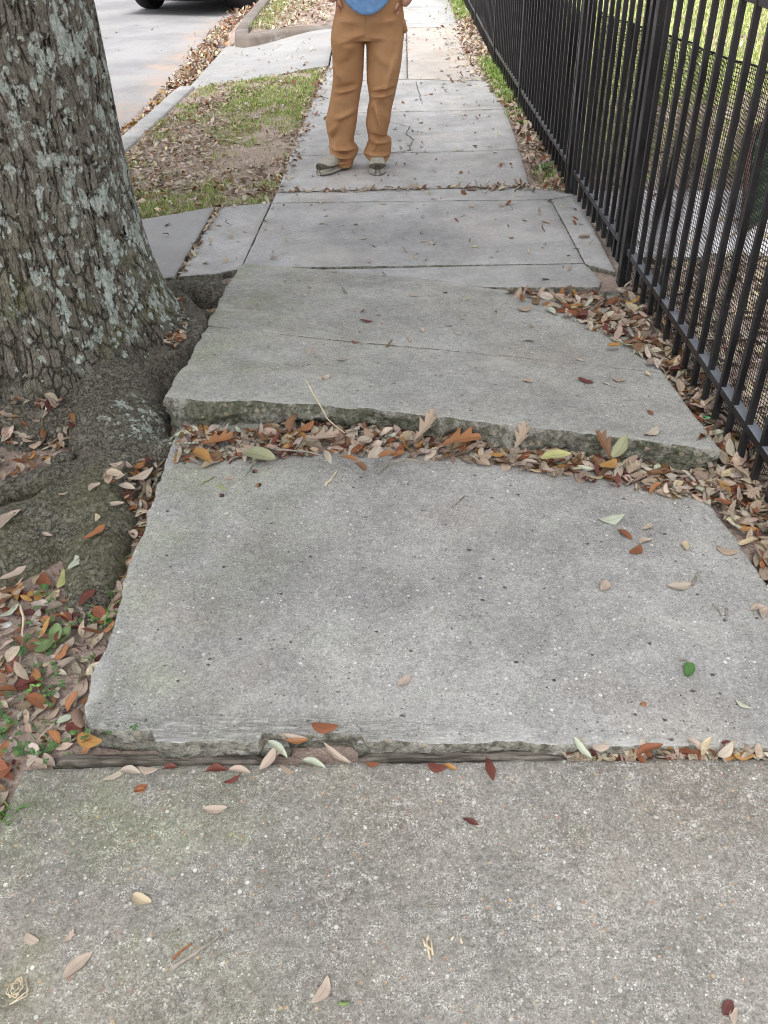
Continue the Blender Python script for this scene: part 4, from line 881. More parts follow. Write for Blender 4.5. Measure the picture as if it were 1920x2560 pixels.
HAND = [
 (156,2447,230,2381,'pink','oval','long pinkish tan leaf at the lower left of the near slab'),
 (781,2510,820,2441,'pink','oval','pinkish tan leaf standing upright in view near the bottom middle'),
 (333,2238,379,2258,'cream','wide','pale yellow folded leaf on the near slab above the gray twigs'),
 (65,2338,98,2354,'pink','wide','small pinkish leaf near the left border above the straw filled hole'),
 (153,2361,184,2327,'pink','lobed','small tan lobed leaf beside the pinkish leaf at far left'),
 (509,2023,570,2019,'pink','oval','lone pinkish leaf a hand below the long board'),
 (257,1952,315,1917,'pale','long','pale leaf bending away below the left board'),
 (300,1928,352,1935,'pale','oval','pale leaf lying in the middle of the trio below the left board'),
 (347,1920,397,1926,'pink','oval','pinkish leaf at the right of the trio below the left board'),
 (408,1924,445,1918,'red','oval','dark red leaf poking from under the left board'),
 (514,1932,573,1927,'red','wavy','dark red wavy leaf against the board'),
 (573,1926,628,1935,'pink','oval','pinkish leaf touching two dark red ones at the joint'),
 (558,1958,602,1939,'red','oval','dark red oval leaf below the pinkish one at the joint'),
 (651,1935,700,1903,'pink','oval','pinkish leaf at the left of the cluster bridging the boards'),
 (676,1922,712,1896,'pink','long','narrow pinkish leaf in the cluster bridging the boards'),
 (755,1903,815,1922,'palegreen','oval','pale gray green leaf at the right of the joint cluster'),
 (810,1900,880,1917,'pink','long','long pink leaf at the right end of the joint cluster'),
 (700,1916,735,1900,'tan','oval','tan leaf in the heart of the joint cluster'),
 (670,1878,722,1905,'palegreen','oval','gray green leaf lying over the joint above the cluster'),
 (715,1872,770,1880,'pink','oval','pinkish leaf under the rust one in the joint'),
 (785,1862,850,1868,'rust','wide','broad rust brown leaf resting in the joint notch'),
 (720,1886,775,1882,'orange','oval','orange leaf in the joint between two pinkish leaves'),
 (1069,1913,1117,1897,'red','wide','dark red round leaf on the near edge, left of the orange one'),
 (1109,1911,1141,1923,'ochre','oval','small ochre leaf with curled tip beside the dark red one'),
 (1217,1905,1233,1957,'red','wavy','dark red wavy leaf hanging over the joint near the middle'),
 (914,1908,948,1908,'rust','oval','small rust brown leaf under the right board'),
 (1157,2046,1197,2062,'maroon','wavy','small curled maroon leaf alone on the near slab'),
 (1809,2538,1829,2500,'maroon','wide','maroon leaf in the bottom right corner'),
 (1833,2562,1841,2523,'pink','oval','tan leaf cut by the bottom border at right'),
 (345,1974,358,1968,'rust','wide','rusty acorn sized leaf scrap left of the pink stain'),
 (1592,1888,1655,1882,'rust','oval','large rust brown leaf filling the open joint at right'),
 (1427,1877,1479,1901,'palegreen','oval','pale green curled leaf at the left end of the open joint'),
 (1480,1868,1520,1884,'pink','wide','pinkish leaf packed beside the pale green one in the joint'),
 (1706,1879,1770,1895,'pink','oval','pinkish leaf in the open joint right of the large rust one'),
 (1793,1901,1829,1863,'pale','wide','pale leaf standing up in the open joint near the right border'),
 (1752,1898,1768,1874,'cream','oval','small cream leaf standing in the open joint'),
 (1495,1301,1559,1292,'palegreen','wavy','pale green wavy leaf on the middle slab'),
 (1605,1326,1628,1309,'pink','oval','small pinkish leaf just above the other, right of the rust leaf'),
 (1545,1324,1581,1349,'rust','oval','rust brown leaf beside the small pinkish ones'),
 (1599,1362,1630,1350,'pink','oval','small pinkish leaf just above the curled orange brown one'),
 (1575,1385,1601,1365,'rust','wide','curled orange brown leaf on the middle slab'),
 (1715,1377,1715,1355,'cream','wide','tiny cream oval leaf alone on the middle slab'),
 (1790,1371,1847,1382,'tan','oval','tan pointed leaf on the right part of the middle slab'),
 (1503,1480,1514,1452,'pink','wide','small pinkish oval leaf, lowest of the scattered group'),
 (1668,1468,1728,1462,'pale','oval','pale leaf touching a short gray twig'),
 (1875,1527,1915,1518,'pink','oval','pinkish leaf at the right border, left of its twin'),
 (1905,1548,1919,1522,'pink','oval','pinkish leaf cut off by the right border'),
 (1717,1660,1718,1696,'green','wide','fresh green rounded leaf on the middle slab'),
 (1838,1750,1880,1773,'palegreen','long','narrow pale green leaf near the right border'),
 (1770,1245,1795,1232,'pale','wide','pale round leaf near the end of the drift'),
 (1797,1240,1814,1236,'pale','wide','small pale leaf right of the round one at the drift'),
 (1784,1253,1828,1269,'rust','oval','rust brown leaf on the slab rim by the fence drift'),
 (1760,1215,1775,1225,'brown','lobed','crumpled brown scrap between drift and rust leaf'),
 (997,1715,1022,1689,'pink','wide','single small curled tan leaf in the middle of the middle slab'),
 (886,1160,914,1182,'brown','oval','brown leaf just outside the drift near its middle'),
 (560,1200,588,1195,'tan','oval','tan leaf lying just outside the drift at left'),
 (497,1116,580,1088,'orange','lobed','orange brown lobed oak leaf at the left end of the drift'),
 (590,1104,645,1090,'brown','lobed','brown lobed oak leaf right of the orange lobed one'),
 (608,1134,689,1147,'sage','wide','broad leaf half green half tan in the drift'),
 (504,1171,564,1143,'cream','oval','cream leaf with a dark acorn at its tip'),
 (480,1133,523,1158,'ochre','wide','ochre leaf at the left end of the drift under the branch'),
 (764,1102,846,1082,'tan','lobed','light brown lobed oak leaf in the middle of the drift'),
 (818,1118,866,1124,'pale','oval','pale oval leaf under the straw stalk'),
 (812,1125,827,1160,'pale','long','pale narrow leaf pointing out of the drift'),
 (944,1145,988,1128,'orange','oval','orange leaf on the drift rim near the middle'),
 (849,1141,896,1152,'orange','wavy','orange leaf in front of the drift, left of a cream one'),
 (697,1147,745,1119,'red','oval','dark red leaf beside the broad half green leaf'),
 (742,1078,784,1056,'orange','oval','orange leaf tucked under the slab edge'),
 (722,1072,748,1040,'brown','wide','brown leaf leaning upright on the broken edge'),
 (1027,1095,1090,1052,'tan','lobed','tan lobed oak leaf leaning on the broken edge, middle one'),
 (930,1150,948,1120,'pale','oval','pale leaf next to the orange one on the rim'),
 (1096,1116,1200,1090,'orange','lobed','large orange brown curled leaf heaped on the drift'),
 (1221,1137,1262,1133,'ochre','oval','ochre leaf at the rim below the upright lobed leaf'),
 (1281,1120,1318,1072,'tan','lobed','lobed oak leaf standing on its stalk, right of the middle'),
 (1532,1130,1488,1082,'brown','lobed','brown lobed oak leaf leaning beside a green one'),
 (1522,1124,1563,1090,'sage','wide','yellowish green leaf leaning on the edge near the fence'),
 (1351,1147,1428,1133,'yellowgreen','oval','big tan and green leaf lying along the drift'),
 (1305,1153,1342,1154,'pink','oval','pinkish leaf fallen just in front of the drift'),
 (1612,1134,1708,1118,'graytan','wide','biggest grayish tan leaf near the fence end of the drift'),
 (1445,1166,1481,1173,'palegreen','oval','pale green leaf at the drift rim near the fence'),
 (1600,1148,1632,1128,'pale','oval','pale upright leaf in front of the biggest grayish one'),
 (1500,1168,1540,1150,'ochre','wide','ochre leaf at the drift rim, between green and gray ones'),
 (1850,1240,1898,1180,'tan','lobed','tan lobed oak leaf at the foot of the last picket'),
 (1845,1215,1862,1188,'sage','wide','gray green leaf beside the lobed one by the fence'),
 (1880,1262,1905,1240,'sage','wide','green leaf at the bend of the fence drift'),
 (212,1352,262,1313,'orange','wavy','bright orange twisted leaf on the roots'),
 (240,1304,239,1285,'cream','oval','small cream leaf on the root above the orange one'),
 (107,1332,131,1340,'pink','oval','pink leaf on the flat root'),
 (172,1425,192,1389,'palegreen','wavy','pale green leaf on the root below the orange one'),
 (145,1473,158,1426,'yellowgreen','oval','yellow green leaf against the root foot'),
 (2,1322,52,1275,'pink','oval','long pink leaf in the root hollow at the left border'),
 (150,1235,165,1232,'tan','oval','tan leaf on the root saddle'),
 (224,1230,252,1210,'pink','wide','pinkish leaf at the left of the root pocket'),
 (262,1268,311,1256,'pink','oval','pinkish leaf at the bottom of the root pocket'),
 (321,1200,384,1174,'pink','wavy','long pinkish wavy leaf on top of the root pocket'),
 (298,1212,338,1222,'pale','oval','pale leaf in the root pocket below the long wavy one'),
 (157,1191,184,1160,'pale','oval','pale leaf beside the mossy root knob'),
 (325,1330,338,1350,'pale','wide','pale leaf upright between root and slab edge'),
 (2,1452,66,1417,'pink','wavy','long pink leaf at the left border under the root'),
 (127,1477,110,1435,'rust','oval','rust red leaf below the flat root'),
 (85,1462,105,1440,'cream','wide','cream leaf left of the rust red one on the soil'),
 (2,1499,35,1470,'orange','oval','orange leaf at the left border on the soil'),
 (48,1505,45,1470,'maroon','oval','maroon leaf right of the orange one on the soil'),
 (124,1521,148,1475,'cream','wavy','yellowish cream leaf leaning on the root foot'),
 (199,1514,236,1472,'red','wavy','dark red twisted leaf on the root toe'),
 (153,1507,184,1499,'orange','wide','orange red leaf left of the dark red twisted one'),
 (32,1728,104,1698,'red','wide','biggest dark red leaf lying on bare soil'),
 (155,1770,217,1700,'pink','wavy','long grayish pink leaf beside the slab corner'),
 (78,1568,99,1562,'pale','wide','pale leaf by an acorn on the soil'),
 (94,1591,133,1552,'tan','oval','tan leaf above the green weed'),
 (191,1661,214,1696,'graytan','oval','grayish leaf between weed and slab edge'),
 (214,1882,256,1857,'ochre','wide','ochre brown leaf at the broken slab corner'),
 (172,1866,172,1828,'pale','wide','pale heart shaped leaf near the slab corner'),
 (144,1827,215,1793,'pink','wavy','long pinkish leaf above the heart shaped one'),
 (26,1885,28,1845,'pink','oval','pinkish leaf near the left border, beside the board end'),
 (72,1917,74,1880,'pale','oval','pale leaf at the left end of the long board'),
 (205,1856,232,1845,'rust','wide','crumpled rust leaf left of the ochre one at the corner'),
 (110,1800,150,1772,'tan','oval','tan leaf on clover left of the slab corner'),
 (48,1672,2,1680,'cream','long','straw coloured narrow leaf at the left border'),
 (1518,869,1550,863,'ochre','wide','ochre leaf on the tilted slab near the drift'),
 (1307,852,1336,855,'maroon','long','thin maroon leaf on the tilted slab'),
 (1446,947,1484,959,'maroon','wavy','curled maroon leaf on the tilted slab, left of a pale one'),
 (1530,947,1565,953,'tan','wide','tan leaf with rust fold on the tilted slab'),
 (1507,957,1525,963,'pale','oval','tiny pale scrap between maroon and tan leaves'),
 (1617,1026,1634,1038,'rust','wavy','rust leaf near the lowest corner of the tilted slab'),
 (1365,775,1387,786,'palegreen','wide','pale green leaf on the tilted slab'),
 (1293,776,1327,772,'tan','wide','upturned orange tan leaf on the tilted slab'),
 (1030,735,1042,742,'pale','wide','small pale leaf high on the tilted slab'),
 (1137,831,1154,834,'pale','oval','small pale leaf in the middle of the tilted slab'),
 (1284,805,1304,810,'pale','oval','small pale curled leaf below the upturned one'),
 (1144,796,1165,798,'pale','long','thin pale leaf above the small one on the tilted slab'),
 (1440,898,1457,902,'pale','oval','small pale leaf right of the joint on the tilted slab'),
 (1614,931,1625,941,'cream','wide','small cream leaf at the edge of the tilted slab'),
 (897,800,935,806,'red','long','thin dark red leaf left on the tilted slab'),
 (880,852,897,857,'rust','oval','small rust leaf on the joint line of the tilted slab'),
 (1353,553,1377,558,'cream','oval','cream leaf on the far slab near the gate'),
 (1446,595,1475,590,'tan','wide','curled tan leaf near the gate joint'),
]
for h in HAND:
    x1, y1, x2, y2, c, k, lab = h
    lean = 0; lift = .003
    if 'drift' in lab or 'leaning' in lab or 'standing on its stalk' in lab or 'rim' in lab: lift = .018
    if 'joint' in lab and y1 > 1850: lift = .012
    wdt = 1.15 if k in ('oval', 'wavy') else 1.0
    if 'joint' in lab and y1 > 1850: wdt = .85
    o = lf2(x1, y1, x2, y2, c, k, lab, lift=lift, width=wdt)
    if any(s_ in lab for s_ in ('leaning beside', 'leaning on', 'standing on its', 'upright on')) and 1000 < y1 < 1180:
        xb, yb = w_at(x1, y1, .06); yb = float(tilt_front(xb))-.03; L = math.hypot(x2-x1, y2-y1)/700.; up = .95 if 'standing' in lab or 'upright' in lab else .8
        yw = -math.atan2(x2-x1, y1-y2)*.9
        o.scale = (L*1.05, L*1.1, L*.8); o.rotation_euler = (up, 0, yw); hl = L*.5
        o.location = (xb+hl*math.cos(up)*-math.sin(yw)*1.0+hl*(x2-x1)/max(1, abs(x2-x1)+abs(y1-y2))*.5, yb+hl*math.cos(up)*.3-.01, .055+hl*math.sin(up)*.9)
# the rest of the largest ones: top of the drifts, near first
zones = []
def more(n, gen, weights, place, grp, kinds, smin, smax, tilt=.3):
    ks = list(weights); p = np.array([weights[k] for k in ks], float); p /= p.sum(); pts = gen(n)
    for i_ in range(n):
        c = ks[RNG.choice(len(ks), p=p)]; kd = random.choice(kinds); s_ = random.uniform(smin, smax)
        adj = {'oval': 'oval', 'wide': 'broad', 'wavy': 'wavy', 'long': 'narrow', 'lobed': 'lobed'}[kd]
        put_leaf(pts[0][i_], pts[1][i_], pts[2][i_], random.uniform(0, 6.28), s_, kd, c, f'{CN[c]} {adj} leaf {place}', grp, random.gauss(0, tilt), random.gauss(0, tilt), width=1.2 if kd != 'wide' else 1)
def g_drift(n):
    x, y, hg = drift_front(n); t = RNG.random(n); yf = tilt_front(np.clip(x, -.8, .93)); y = yf-.012+np.interp(x, [-.8, -.5, -.25], [-.05, -.04, 0])-t*np.interp(x, [-.84, -.2, .3, .9], [.13, .12, .10, .16]); z = np.maximum(top_h(x, np.minimum(y, yf-.002)), -.02)+.014*(1-t)+.005
    return x, y, z
def g_right(n): x, y = right_band(n, 1.5, 2.9); z = top_h(x, y)+.05*sstep(.9, 1.0, x)+.008; return x, y, z
def g_left(n):
    q = poly_points(left_poly, n); x, y = q.T; return x, y, soil_h(x, y)+.018
def g_near(n):
    q = poly_points([(-1.02, .5), (-.875, .5), (-.865, 1.10), (-.95, 1.2), (-1.02, 1.1)], n); x, y = q.T; return x, y, soil_h(x, y)+.018
MO = ('oval', 'oval', 'wide', 'wavy', 'lobed')
more(75, g_drift, MIXD, 'in the drift under the tilted slab', 'leaves on top of the drift', MO, .048, .075)
more(32, g_right, dict(tan=5, pale=3, brown=2, rust=2, graytan=2), 'in the band at the foot of the fence', 'leaves at the foot of the fence', MO, .05, .085)
more(38, g_left, dict(MIXD, red=10), 'on the soil left of the slabs', 'leaves on the soil at left', ('oval', 'oval', 'wide', 'wavy'), .045, .07, .2)
more(8, g_near, dict(tan=4, pale=3, rust=2), 'on the soil beside the near slab', 'leaves beside the near slab', ('oval', 'wide'), .045, .065, .2)

# ------------------------------------------------------------------ twigs, acorns, straw
def stick(pts, r, mat, name, label, cat='twig', group='twigs', side=None, seg=6, lift=None):
    P = []
    for p in pts:
        x, y, z = on_surf(p[0], p[1], (lift if lift is not None else r))
        P.append((x, y, z+(p[2] if len(p) > 2 else 0)))
    P0 = [Vector(P[0])]
    for a, b_ in zip(P[:-1], P[1:]):
        a, b_ = Vector(a), Vector(b_)
        for k in (1, 2, 3): t = k/3; P0.append(a.lerp(b_, t)+(Vector((random.gauss(0, 1), random.gauss(0, 1), 0))*r*.5 if k < 3 else Vector()))
    m = MB(); n = len(P0); m.tube(P0, [r*(1-.45*i_/n) for i_ in range(n)], seg)
    if side:
        for (t, dx, dy, l) in side: i_ = int(t*(n-1)); m.tube([P0[i_], P0[i_]+Vector((dx, dy, .3*l))*1.0], [r*.6, r*.3], 5)
    return tag(m.build(name, mat, None, True), label, cat, group)
stick([(431, 2421), (500, 2372), (553, 2331)], .0042, M_TWIG, 'twig', 'thickest gray twig on the near slab')
stick([(431, 2398), (450, 2380), (480, 2358)], .0028, M_CAP, 'twig', 'thin brown twig above the thickest gray one')
stick([(391, 2366), (420, 2346), (446, 2325)], .0026, M_TWIG, 'twig', 'thin gray twig, uppermost of the three on the near slab')
stick([(1061, 2261), (1101, 2265)], .0018, M_TWIG, 'twig', 'fine gray twig alone in the middle of the near slab')
stick([(847, 2508), (874, 2505)], .004, simple('green_bud', (.22, .30, .12), .7), 'bud', 'small green bud at the bottom of the near slab', 'bud', None)
stick([(1731, 1462), (1738, 1446), (1743, 1434)], .0045, M_TWIG, 'twig', 'short thick gray twig at the tip of a pale leaf')
stick([(1690, 1647), (1712, 1650), (1733, 1657)], .0028, M_TWIG, 'twig', 'gray twig just above the fresh green leaf')
stick([(1782, 1511), (1794, 1524), (1804, 1538)], .0032, M_TWIG, 'twig', 'gray twig left of a stubby broken one')
stick([(1816, 1522), (1817, 1545)], .0034, M_TWIG, 'twig', 'stubby broken twig near the right border')
stick([(1129, 1269), (1162, 1240)], .0026, M_TWIG, 'twig', 'thin gray twig high on the middle slab')
stick([(814, 1215), (828, 1197), (844, 1178)], .004, M_STRAW, 'twig', 'pinkish splinter of wood in front of the drift')
stick([(775, 1046, .05), (820, 1066, .03), (862, 1089, .01)], .0028, M_STRAW, 'stalk', 'pale straw stalk leaning from the broken edge', 'stalk', None, lift=.03)
stick([(289, 1212, .01), (355, 1137, .02), (420, 1122, .02), (497, 1113, .01)], .0065, M_TWIGL, 'branch', 'lichened branch lying across root and slab corner', 'branch', 'fallen branches', side=[(.7, .04, .05, .1)], lift=.035)
stick([(376, 1245, 0), (393, 1202, .01), (430, 1170, .01), (474, 1135, .01)], .006, M_TWIGL, 'branch', 'forked lichened branch beside the slab edge', 'branch', 'fallen branches', lift=.02)
stick([(945, 1182), (975, 1158, .005), (1030, 1155, .01), (1080, 1162, 0)], .0045, M_TWIG, 'branch', 'bent gray twig lying on leaves at the drift rim', 'branch', 'fallen branches', lift=.015)
stick([(680, 1122), (760, 1128), (812, 1140)], .0035, M_TWIG, 'branch', 'gray branch half buried in the drift', 'branch', 'fallen branches', lift=.04)
stick([(500, 1212), (520, 1202), (535, 1192)], .003, simple('green_twig', (.25, .30, .15), .8), 'twig', 'greenish twig left of an acorn on the middle slab')
stick([(608, 1192), (622, 1178), (632, 1162)], .003, M_TWIGL, 'twig', 'lichened twig poking out of the drift at left')
stick([(545, 1213), (565, 1222)], .003, simple('lime_twig', (.35, .42, .12), .8), 'twig', 'bright lime green catkin on the middle slab')
stick([(60, 1532, .03), (66, 1560, .025), (60, 1610, .01), (47, 1668, 0)], .0035, M_STRAW, 'stalk', 'long curved cream stalk on the left soil', 'stalk', None)
stick([(45, 1800), (75, 1765), (88, 1748)], .006, M_TWIGL, 'branch', 'mossy branch on the left soil among clover', 'branch', 'fallen branches')
stick([(300, 1330), (308, 1365), (315, 1400)], .003, M_TWIG, 'twig', 'dark twig between root and slab edge', lift=.01)
stick([(0, 1085, .0), (30, 1068, .01), (55, 1064, .01)], .004, M_TWIG, 'twig', 'gray twig on the soil at the trunk foot')
m = MB()
for (a, b_, c_, d_2) in ((1058, 2350, 1064, 2368), (1066, 2352, 1075, 2400), (1072, 2340, 1066, 2356), (1078, 2352, 1082, 2390), (1060, 2360, 1078, 2376), (1128, 2352, 1135, 2342), (1152, 2345, 1154, 2360)):
    m.tube([(*w_at(a, b_), .003), (*w_at(c_, d_2), .003)], .0022, 5)
tag(m.build('straw_splinters', M_STRAW, None, True), 'pale wood splinters lying together on the near slab', 'splinters')
m = MB(); hx, hy = w_at(40, 2468)
for k in range(16):
    a = random.uniform(0, 6.28); r_ = random.uniform(.004, .03); m.tube([(hx+r_*math.cos(a), hy+r_*math.sin(a), .0), (hx+r_*math.cos(a+1.2), hy+r_*math.sin(a+1.2)*1.3, .003), (hx+r_*.6*math.cos(a+2), hy+r_*math.sin(a+2), .002)], .0012, 4)
tag(m.build('straw_tuft', M_STRAW, None, True), 'yellow straw stuck in the small hole of the near slab', 'straw')
def acorn_mesh():
    m = MB(); rings = []; n = 10
    prof = [(0, 0.001), (.15, .45), (.4, .62), (.7, .6), (.95, .5)]
    V = []; Fc = []
    for t, r in prof:
        for k in range(n): V.append((r*math.cos(6.283*k/n), t*1.8-1, r*math.sin(6.283*k/n)))
    for i_ in range(len(prof)-1):
        for k in range(n): Fc.append((i_*n+k, i_*n+(k+1) % n, (i_+1)*n+(k+1) % n, (i_+1)*n+k))
    nut = (V, Fc); V = []; Fc = []
    prof = [(.72, .62), (.8, .70), (1.0, .62), (1.12, .3), (1.14, .1), (1.35, .07)]
    for t, r in prof:
        for k in range(n): V.append((r*math.cos(6.283*k/n), t*1.8-1, r*math.sin(6.283*k/n)))
    for i_ in range(len(prof)-1):
        for k in range(n): Fc.append((i_*n+k, i_*n+(k+1) % n, (i_+1)*n+(k+1) % n, (i_+1)*n+k))
    return nut, (V, Fc)
NUT, CAP = acorn_mesh()
ac = None
for (a, b_, lab) in ((554, 1238, 'dark acorn, lowest of those in front of the drift'), (647, 1212, 'pinkish capped acorn in front of the drift'), (636, 1178, 'acorn at the rim of the drift, highest of the three'), (556, 1148, 'dark acorn at the tip of the cream leaf'),
                      (143, 1535, 'acorn on clover left of the root toe'), (186, 1625, 'dark acorn right of the green weed'), (163, 1778, 'dark acorn under the long pinkish leaf'), (102, 1570, 'dark acorn beside the pale leaf on soil'), (110, 1104, 'dark acorn on bare sand by the trunk'), (50, 1122, 'dark acorn on bare sand near the left border'), (300, 1440, 'dark acorn wedged by the slab edge')):
    x, y, z = on_surf(a, b_, .006)
    if ac is None:
        ac = empty('acorn', (0, 0, 0)); n1 = mesh_obj('nut', *NUT, M_ACORN, ac); c1 = mesh_obj('cap', *CAP, M_CAP, ac); r_ = ac; first = False
    else:
        r_ = ac.copy(); COL.objects.link(r_)
        for ch in (n1, c1): cc = ch.copy(); COL.objects.link(cc); cc.parent = r_
    r_.location = (x, y, z); r_.rotation_euler = (random.uniform(-.2, .2), 0, random.uniform(0, 6.28)); r_.scale = (.0085,)*3
    tag(r_, lab, 'acorn', 'acorns on the ground')
# small stones: rusty gravel
# ------------------------------------------------------------------ weeds, clover and grass tufts
def gmesh_leafy(name, specs, mat, parent=None):
    V = []; Fc = []; C_ = []; U = []; n = 0
    for (p, yaw, tx, ty, s_, kind, v, c) in specs:
        v_, f_, uv = HI[kind][v % len(HI[kind])] if kind != 'round' else ROUND
        vv = v_-np.array([0, -.5 if kind != 'round' else 0, 0]); R_ = rotm(np.array([yaw]), np.array([tx]), np.array([ty]))[0]
        V.append((vv@R_.T)*s_+np.array(p)); Fc.append(f_+n); n += len(vv); C_.append(np.tile(np.array(tuple(c)+(1,)), (len(vv), 1))); U.append(uv)
    return mesh_obj(name, np.concatenate(V), np.concatenate(Fc), mat, parent, point_attrs={'Col': ('FLOAT_COLOR', np.concatenate(C_)), 'luv': ('FLOAT_VECTOR', np.concatenate(U))})
t_ = np.linspace(0, 2*np.pi, 9)[:-1]; RV = np.vstack([[0, 0, 0]]+[[.5*math.cos(a)*(1-.15*(k % 3 == 0)), .5*math.sin(a), .05] for k, a in enumerate(t_)])
ROUND = (RV, np.array([[0, 1+k, 1+(k+1) % 8, 1+(k+2) % 8] for k in range(0, 8, 2)]), np.zeros((9, 3))+np.array([.5, .5, 0]))
M_GLEAF = NB('green_leaf', .5, .4); _a = M_GLEAF.attr('Col').outputs['Color']; M_GLEAF.color(M_GLEAF.mix(1.0, _a, M_GLEAF.ramp(M_GLEAF.noise(40, 3), .3, .7, .75, 1.2), 'MULTIPLY')); M_GLEAF = M_GLEAF.m
def clover(n, cx_, cy_, sx, sy, label):
    sp = []
    for _ in range(int(n*.6)):
        px = random.gauss(cx_, sx); py = random.gauss(cy_, sy); x, y, z = on_surf(px, py); h = random.uniform(.012, .028); a0 = random.uniform(0, 6.28); g = random.uniform(.7, 1.2)
        for k in range(3):
            a = a0+k*2.1; s_ = random.uniform(.006, .011); sp.append(((x+math.cos(a)*s_*.55, y+math.sin(a)*s_*.55, z+h), a, random.uniform(-.25, .25), random.uniform(-.2, .3), s_, 'round', 0, (.10*g, .20*g, .065*g)))
    return tag(gmesh_leafy('clover', sp, M_GLEAF), label, 'clover', kind='stuff')
clover(26, 112, 1490, 14, 14, 'clover tuft between dark red leaf and root foot')
clover(34, 150, 1560, 35, 25, 'clover scattered left of the grass by the slab')
clover(34, 70, 1625, 22, 25, 'clover left of the big leaved weed')
clover(46, 120, 1720, 22, 40, 'clover along the dark red leaf and slab corner')
clover(36, 92, 1885, 24, 14, 'clover at the end of the long board')
clover(44, 18, 1820, 18, 35, 'yellowish clover at the left border')
clover(26, 150, 1885, 60, 15, 'small clover sprigs above the long board')
def weed(name, px, py, specs, colr, label, scale=1.0, z0=.01):
    x, y, z = on_surf(px, py); e = empty(name, (x, y, z)); tag(e, label, 'weed')
    for k, (yaw, ln_, tilt, kd) in enumerate(specs):
        g = random.uniform(.85, 1.15)
        gmesh_leafy('leaf', [((0, 0, z0+.004*k), yaw, tilt, 0, ln_*scale, kd, k, tuple(q*g for q in colr))], M_GLEAF, e)
    m = MB(); m.tube([(0, 0, -.01), (0, 0, z0+.02)], .003, 6); m.build('stem', M_GLEAF if False else simple('weed_stem', (.2, .25, .1), .7), e, True)
    return e
weed('broadleaf_weed', 142, 1622, [(-.5, .062, .3, 'wide'), (.15, .062, .35, 'wide'), (1.7, .05, .1, 'wide'), (2.5, .055, .1, 'wide'), (3.6, .03, .1, 'wide')], (.17, .24, .10), 'low weed with broad dull green leaves on the left soil')
weed('seedling', 86, 1735, [(.6, .022, .2, 'wide'), (-.9, .022, .2, 'wide'), (2.6, .022, .1, 'wide')], (.22, .42, .10), 'lime seedling over the big dark red leaf')
weed('seedling', 462, 882, [(1.3, .028, .5, 'wide'), (1.9, .030, .3, 'wide'), (-.6, .026, .5, 'wide'), (3.2, .03, .2, 'wide'), (2.8, .03, .1, 'wide')], (.07, .30, .06), 'bright green sprig between trunk and tilted slab', z0=.10)
weed('broadleaf_weed', 1360, 440, [(a, .09, .5, 'oval') for a in (.2, 1.1, 2.0, 3.0, 4.1, 5.2)], (.10, .19, .06), 'dark green weed in front of the gate post')
weed('broadleaf_weed', 1308, 322, [(a, .07, .5, 'wide') for a in (.5, 1.6, 2.8, 4.0, 5.3)], (.14, .28, .07), 'green weed by the far fence, beyond the dark one')
weed('broadleaf_weed', 1255, 250, [(a, .08, .6, 'oval') for a in (.2, 1.3, 2.4, 3.4, 4.5, 5.6)], (.22, .36, .10), 'light green weed by the far fence, farthest of three')
weed('sprig', 345, 495, [(1.4, .07, .2, 'oval'), (-1.6, .06, .1, 'oval'), (2.5, .05, .2, 'oval')], (.06, .12, .05), 'dark green sprig on the verge next to the trunk')
def tuft(px, py, n, h, label, spread=.03, wd=.006, colr=((.10, .26, .05), (.20, .38, .10))):
    x0, y0, z0 = on_surf(px, py); x = RNG.normal(x0, spread, n); y = RNG.normal(y0, spread*1.3, n)
    o = blades('grass_tuft', x, y, top_h(x, y)*0+z0-.01, RNG.uniform(.5, 1, n)*h, *colr, bend=1.1, wd=wd, label=label, cat='grass', kind='thing'); return o
tuft(262, 1560, 20, .07, 'tuft of broad green grass at the slab edge', .016, .009)
tuft(285, 1490, 6, .08, 'three green grass blades reaching over the root', .010, .009)
tuft(310, 1422, 6, .05, 'small grass tuft beside the root and slab', .008, .008)
tuft(238, 1645, 9, .04, 'thin grass below the larger tuft at the slab', .010, .006)
tuft(12, 2055, 16, .08, 'green grass blades at the left border beside the near slab', .012, .007)
tuft(120, 1830, 14, .05, 'small grass tuft among clover near the corner', .018, .005)
tuft(1580, 735, 40, .025, 'small green tuft on rubble under the gate fence', .015, .003)
tuft(1378, 722, 30, .02, 'small green tuft under the far slab lip', .02, .003)
# rubble beside the broken corner, chips
def stone(px, py, s_, mat, label, sq=(1, 1, .6), lift=0):
    x, y, z = on_surf(px, py); bm = bmesh.new(); bmesh.ops.create_icosphere(bm, subdivisions=3, radius=1)
    for v in bm.verts: c = v.co; k = 1+.22*float(fbm(c.x*1.7+px, c.y*1.7, c.z*1.7, 3, 3)); v.co = Vector((c.x*sq[0]*k, c.y*sq[1]*k, c.z*sq[2]*k))*s_
    me = bpy.data.meshes.new('stone'); bm.to_mesh(me); bm.free(); me.materials.append(mat); me.polygons.foreach_set('use_smooth', [True]*len(me.polygons))
    o = bpy.data.objects.new('rubble_stone', me); COL.objects.link(o); o.location = (x, y, z+lift); o.rotation_euler = (0, 0, random.uniform(0, 3)); return tag(o, label, 'stone', 'rubble stones')
stone(1530, 725, .055, M_BROK2, 'pale rubble lump at the broken slab corner by the fence', (1.3, .9, .5))
stone(1565, 768, .05, M_BROK2, 'flat earthy rubble stone below the pale lump', (1, 1.2, .4))
stone(15, 1564, .014, simple('white_chip', (.75, .75, .72), .9), 'white flaky chip at the left border', (1.3, 1, .4))
stone(1610, 1760, .006, M_CAP, 'brown pebble scrap on the middle slab', (1, 1, .6))
stone(353, 1973, .010, M_CAP, 'rusty acorn cap below the left board')
glass = NB('green_glass', .1, .6); glass.color((.02, .45, .10)); glass = glass.m
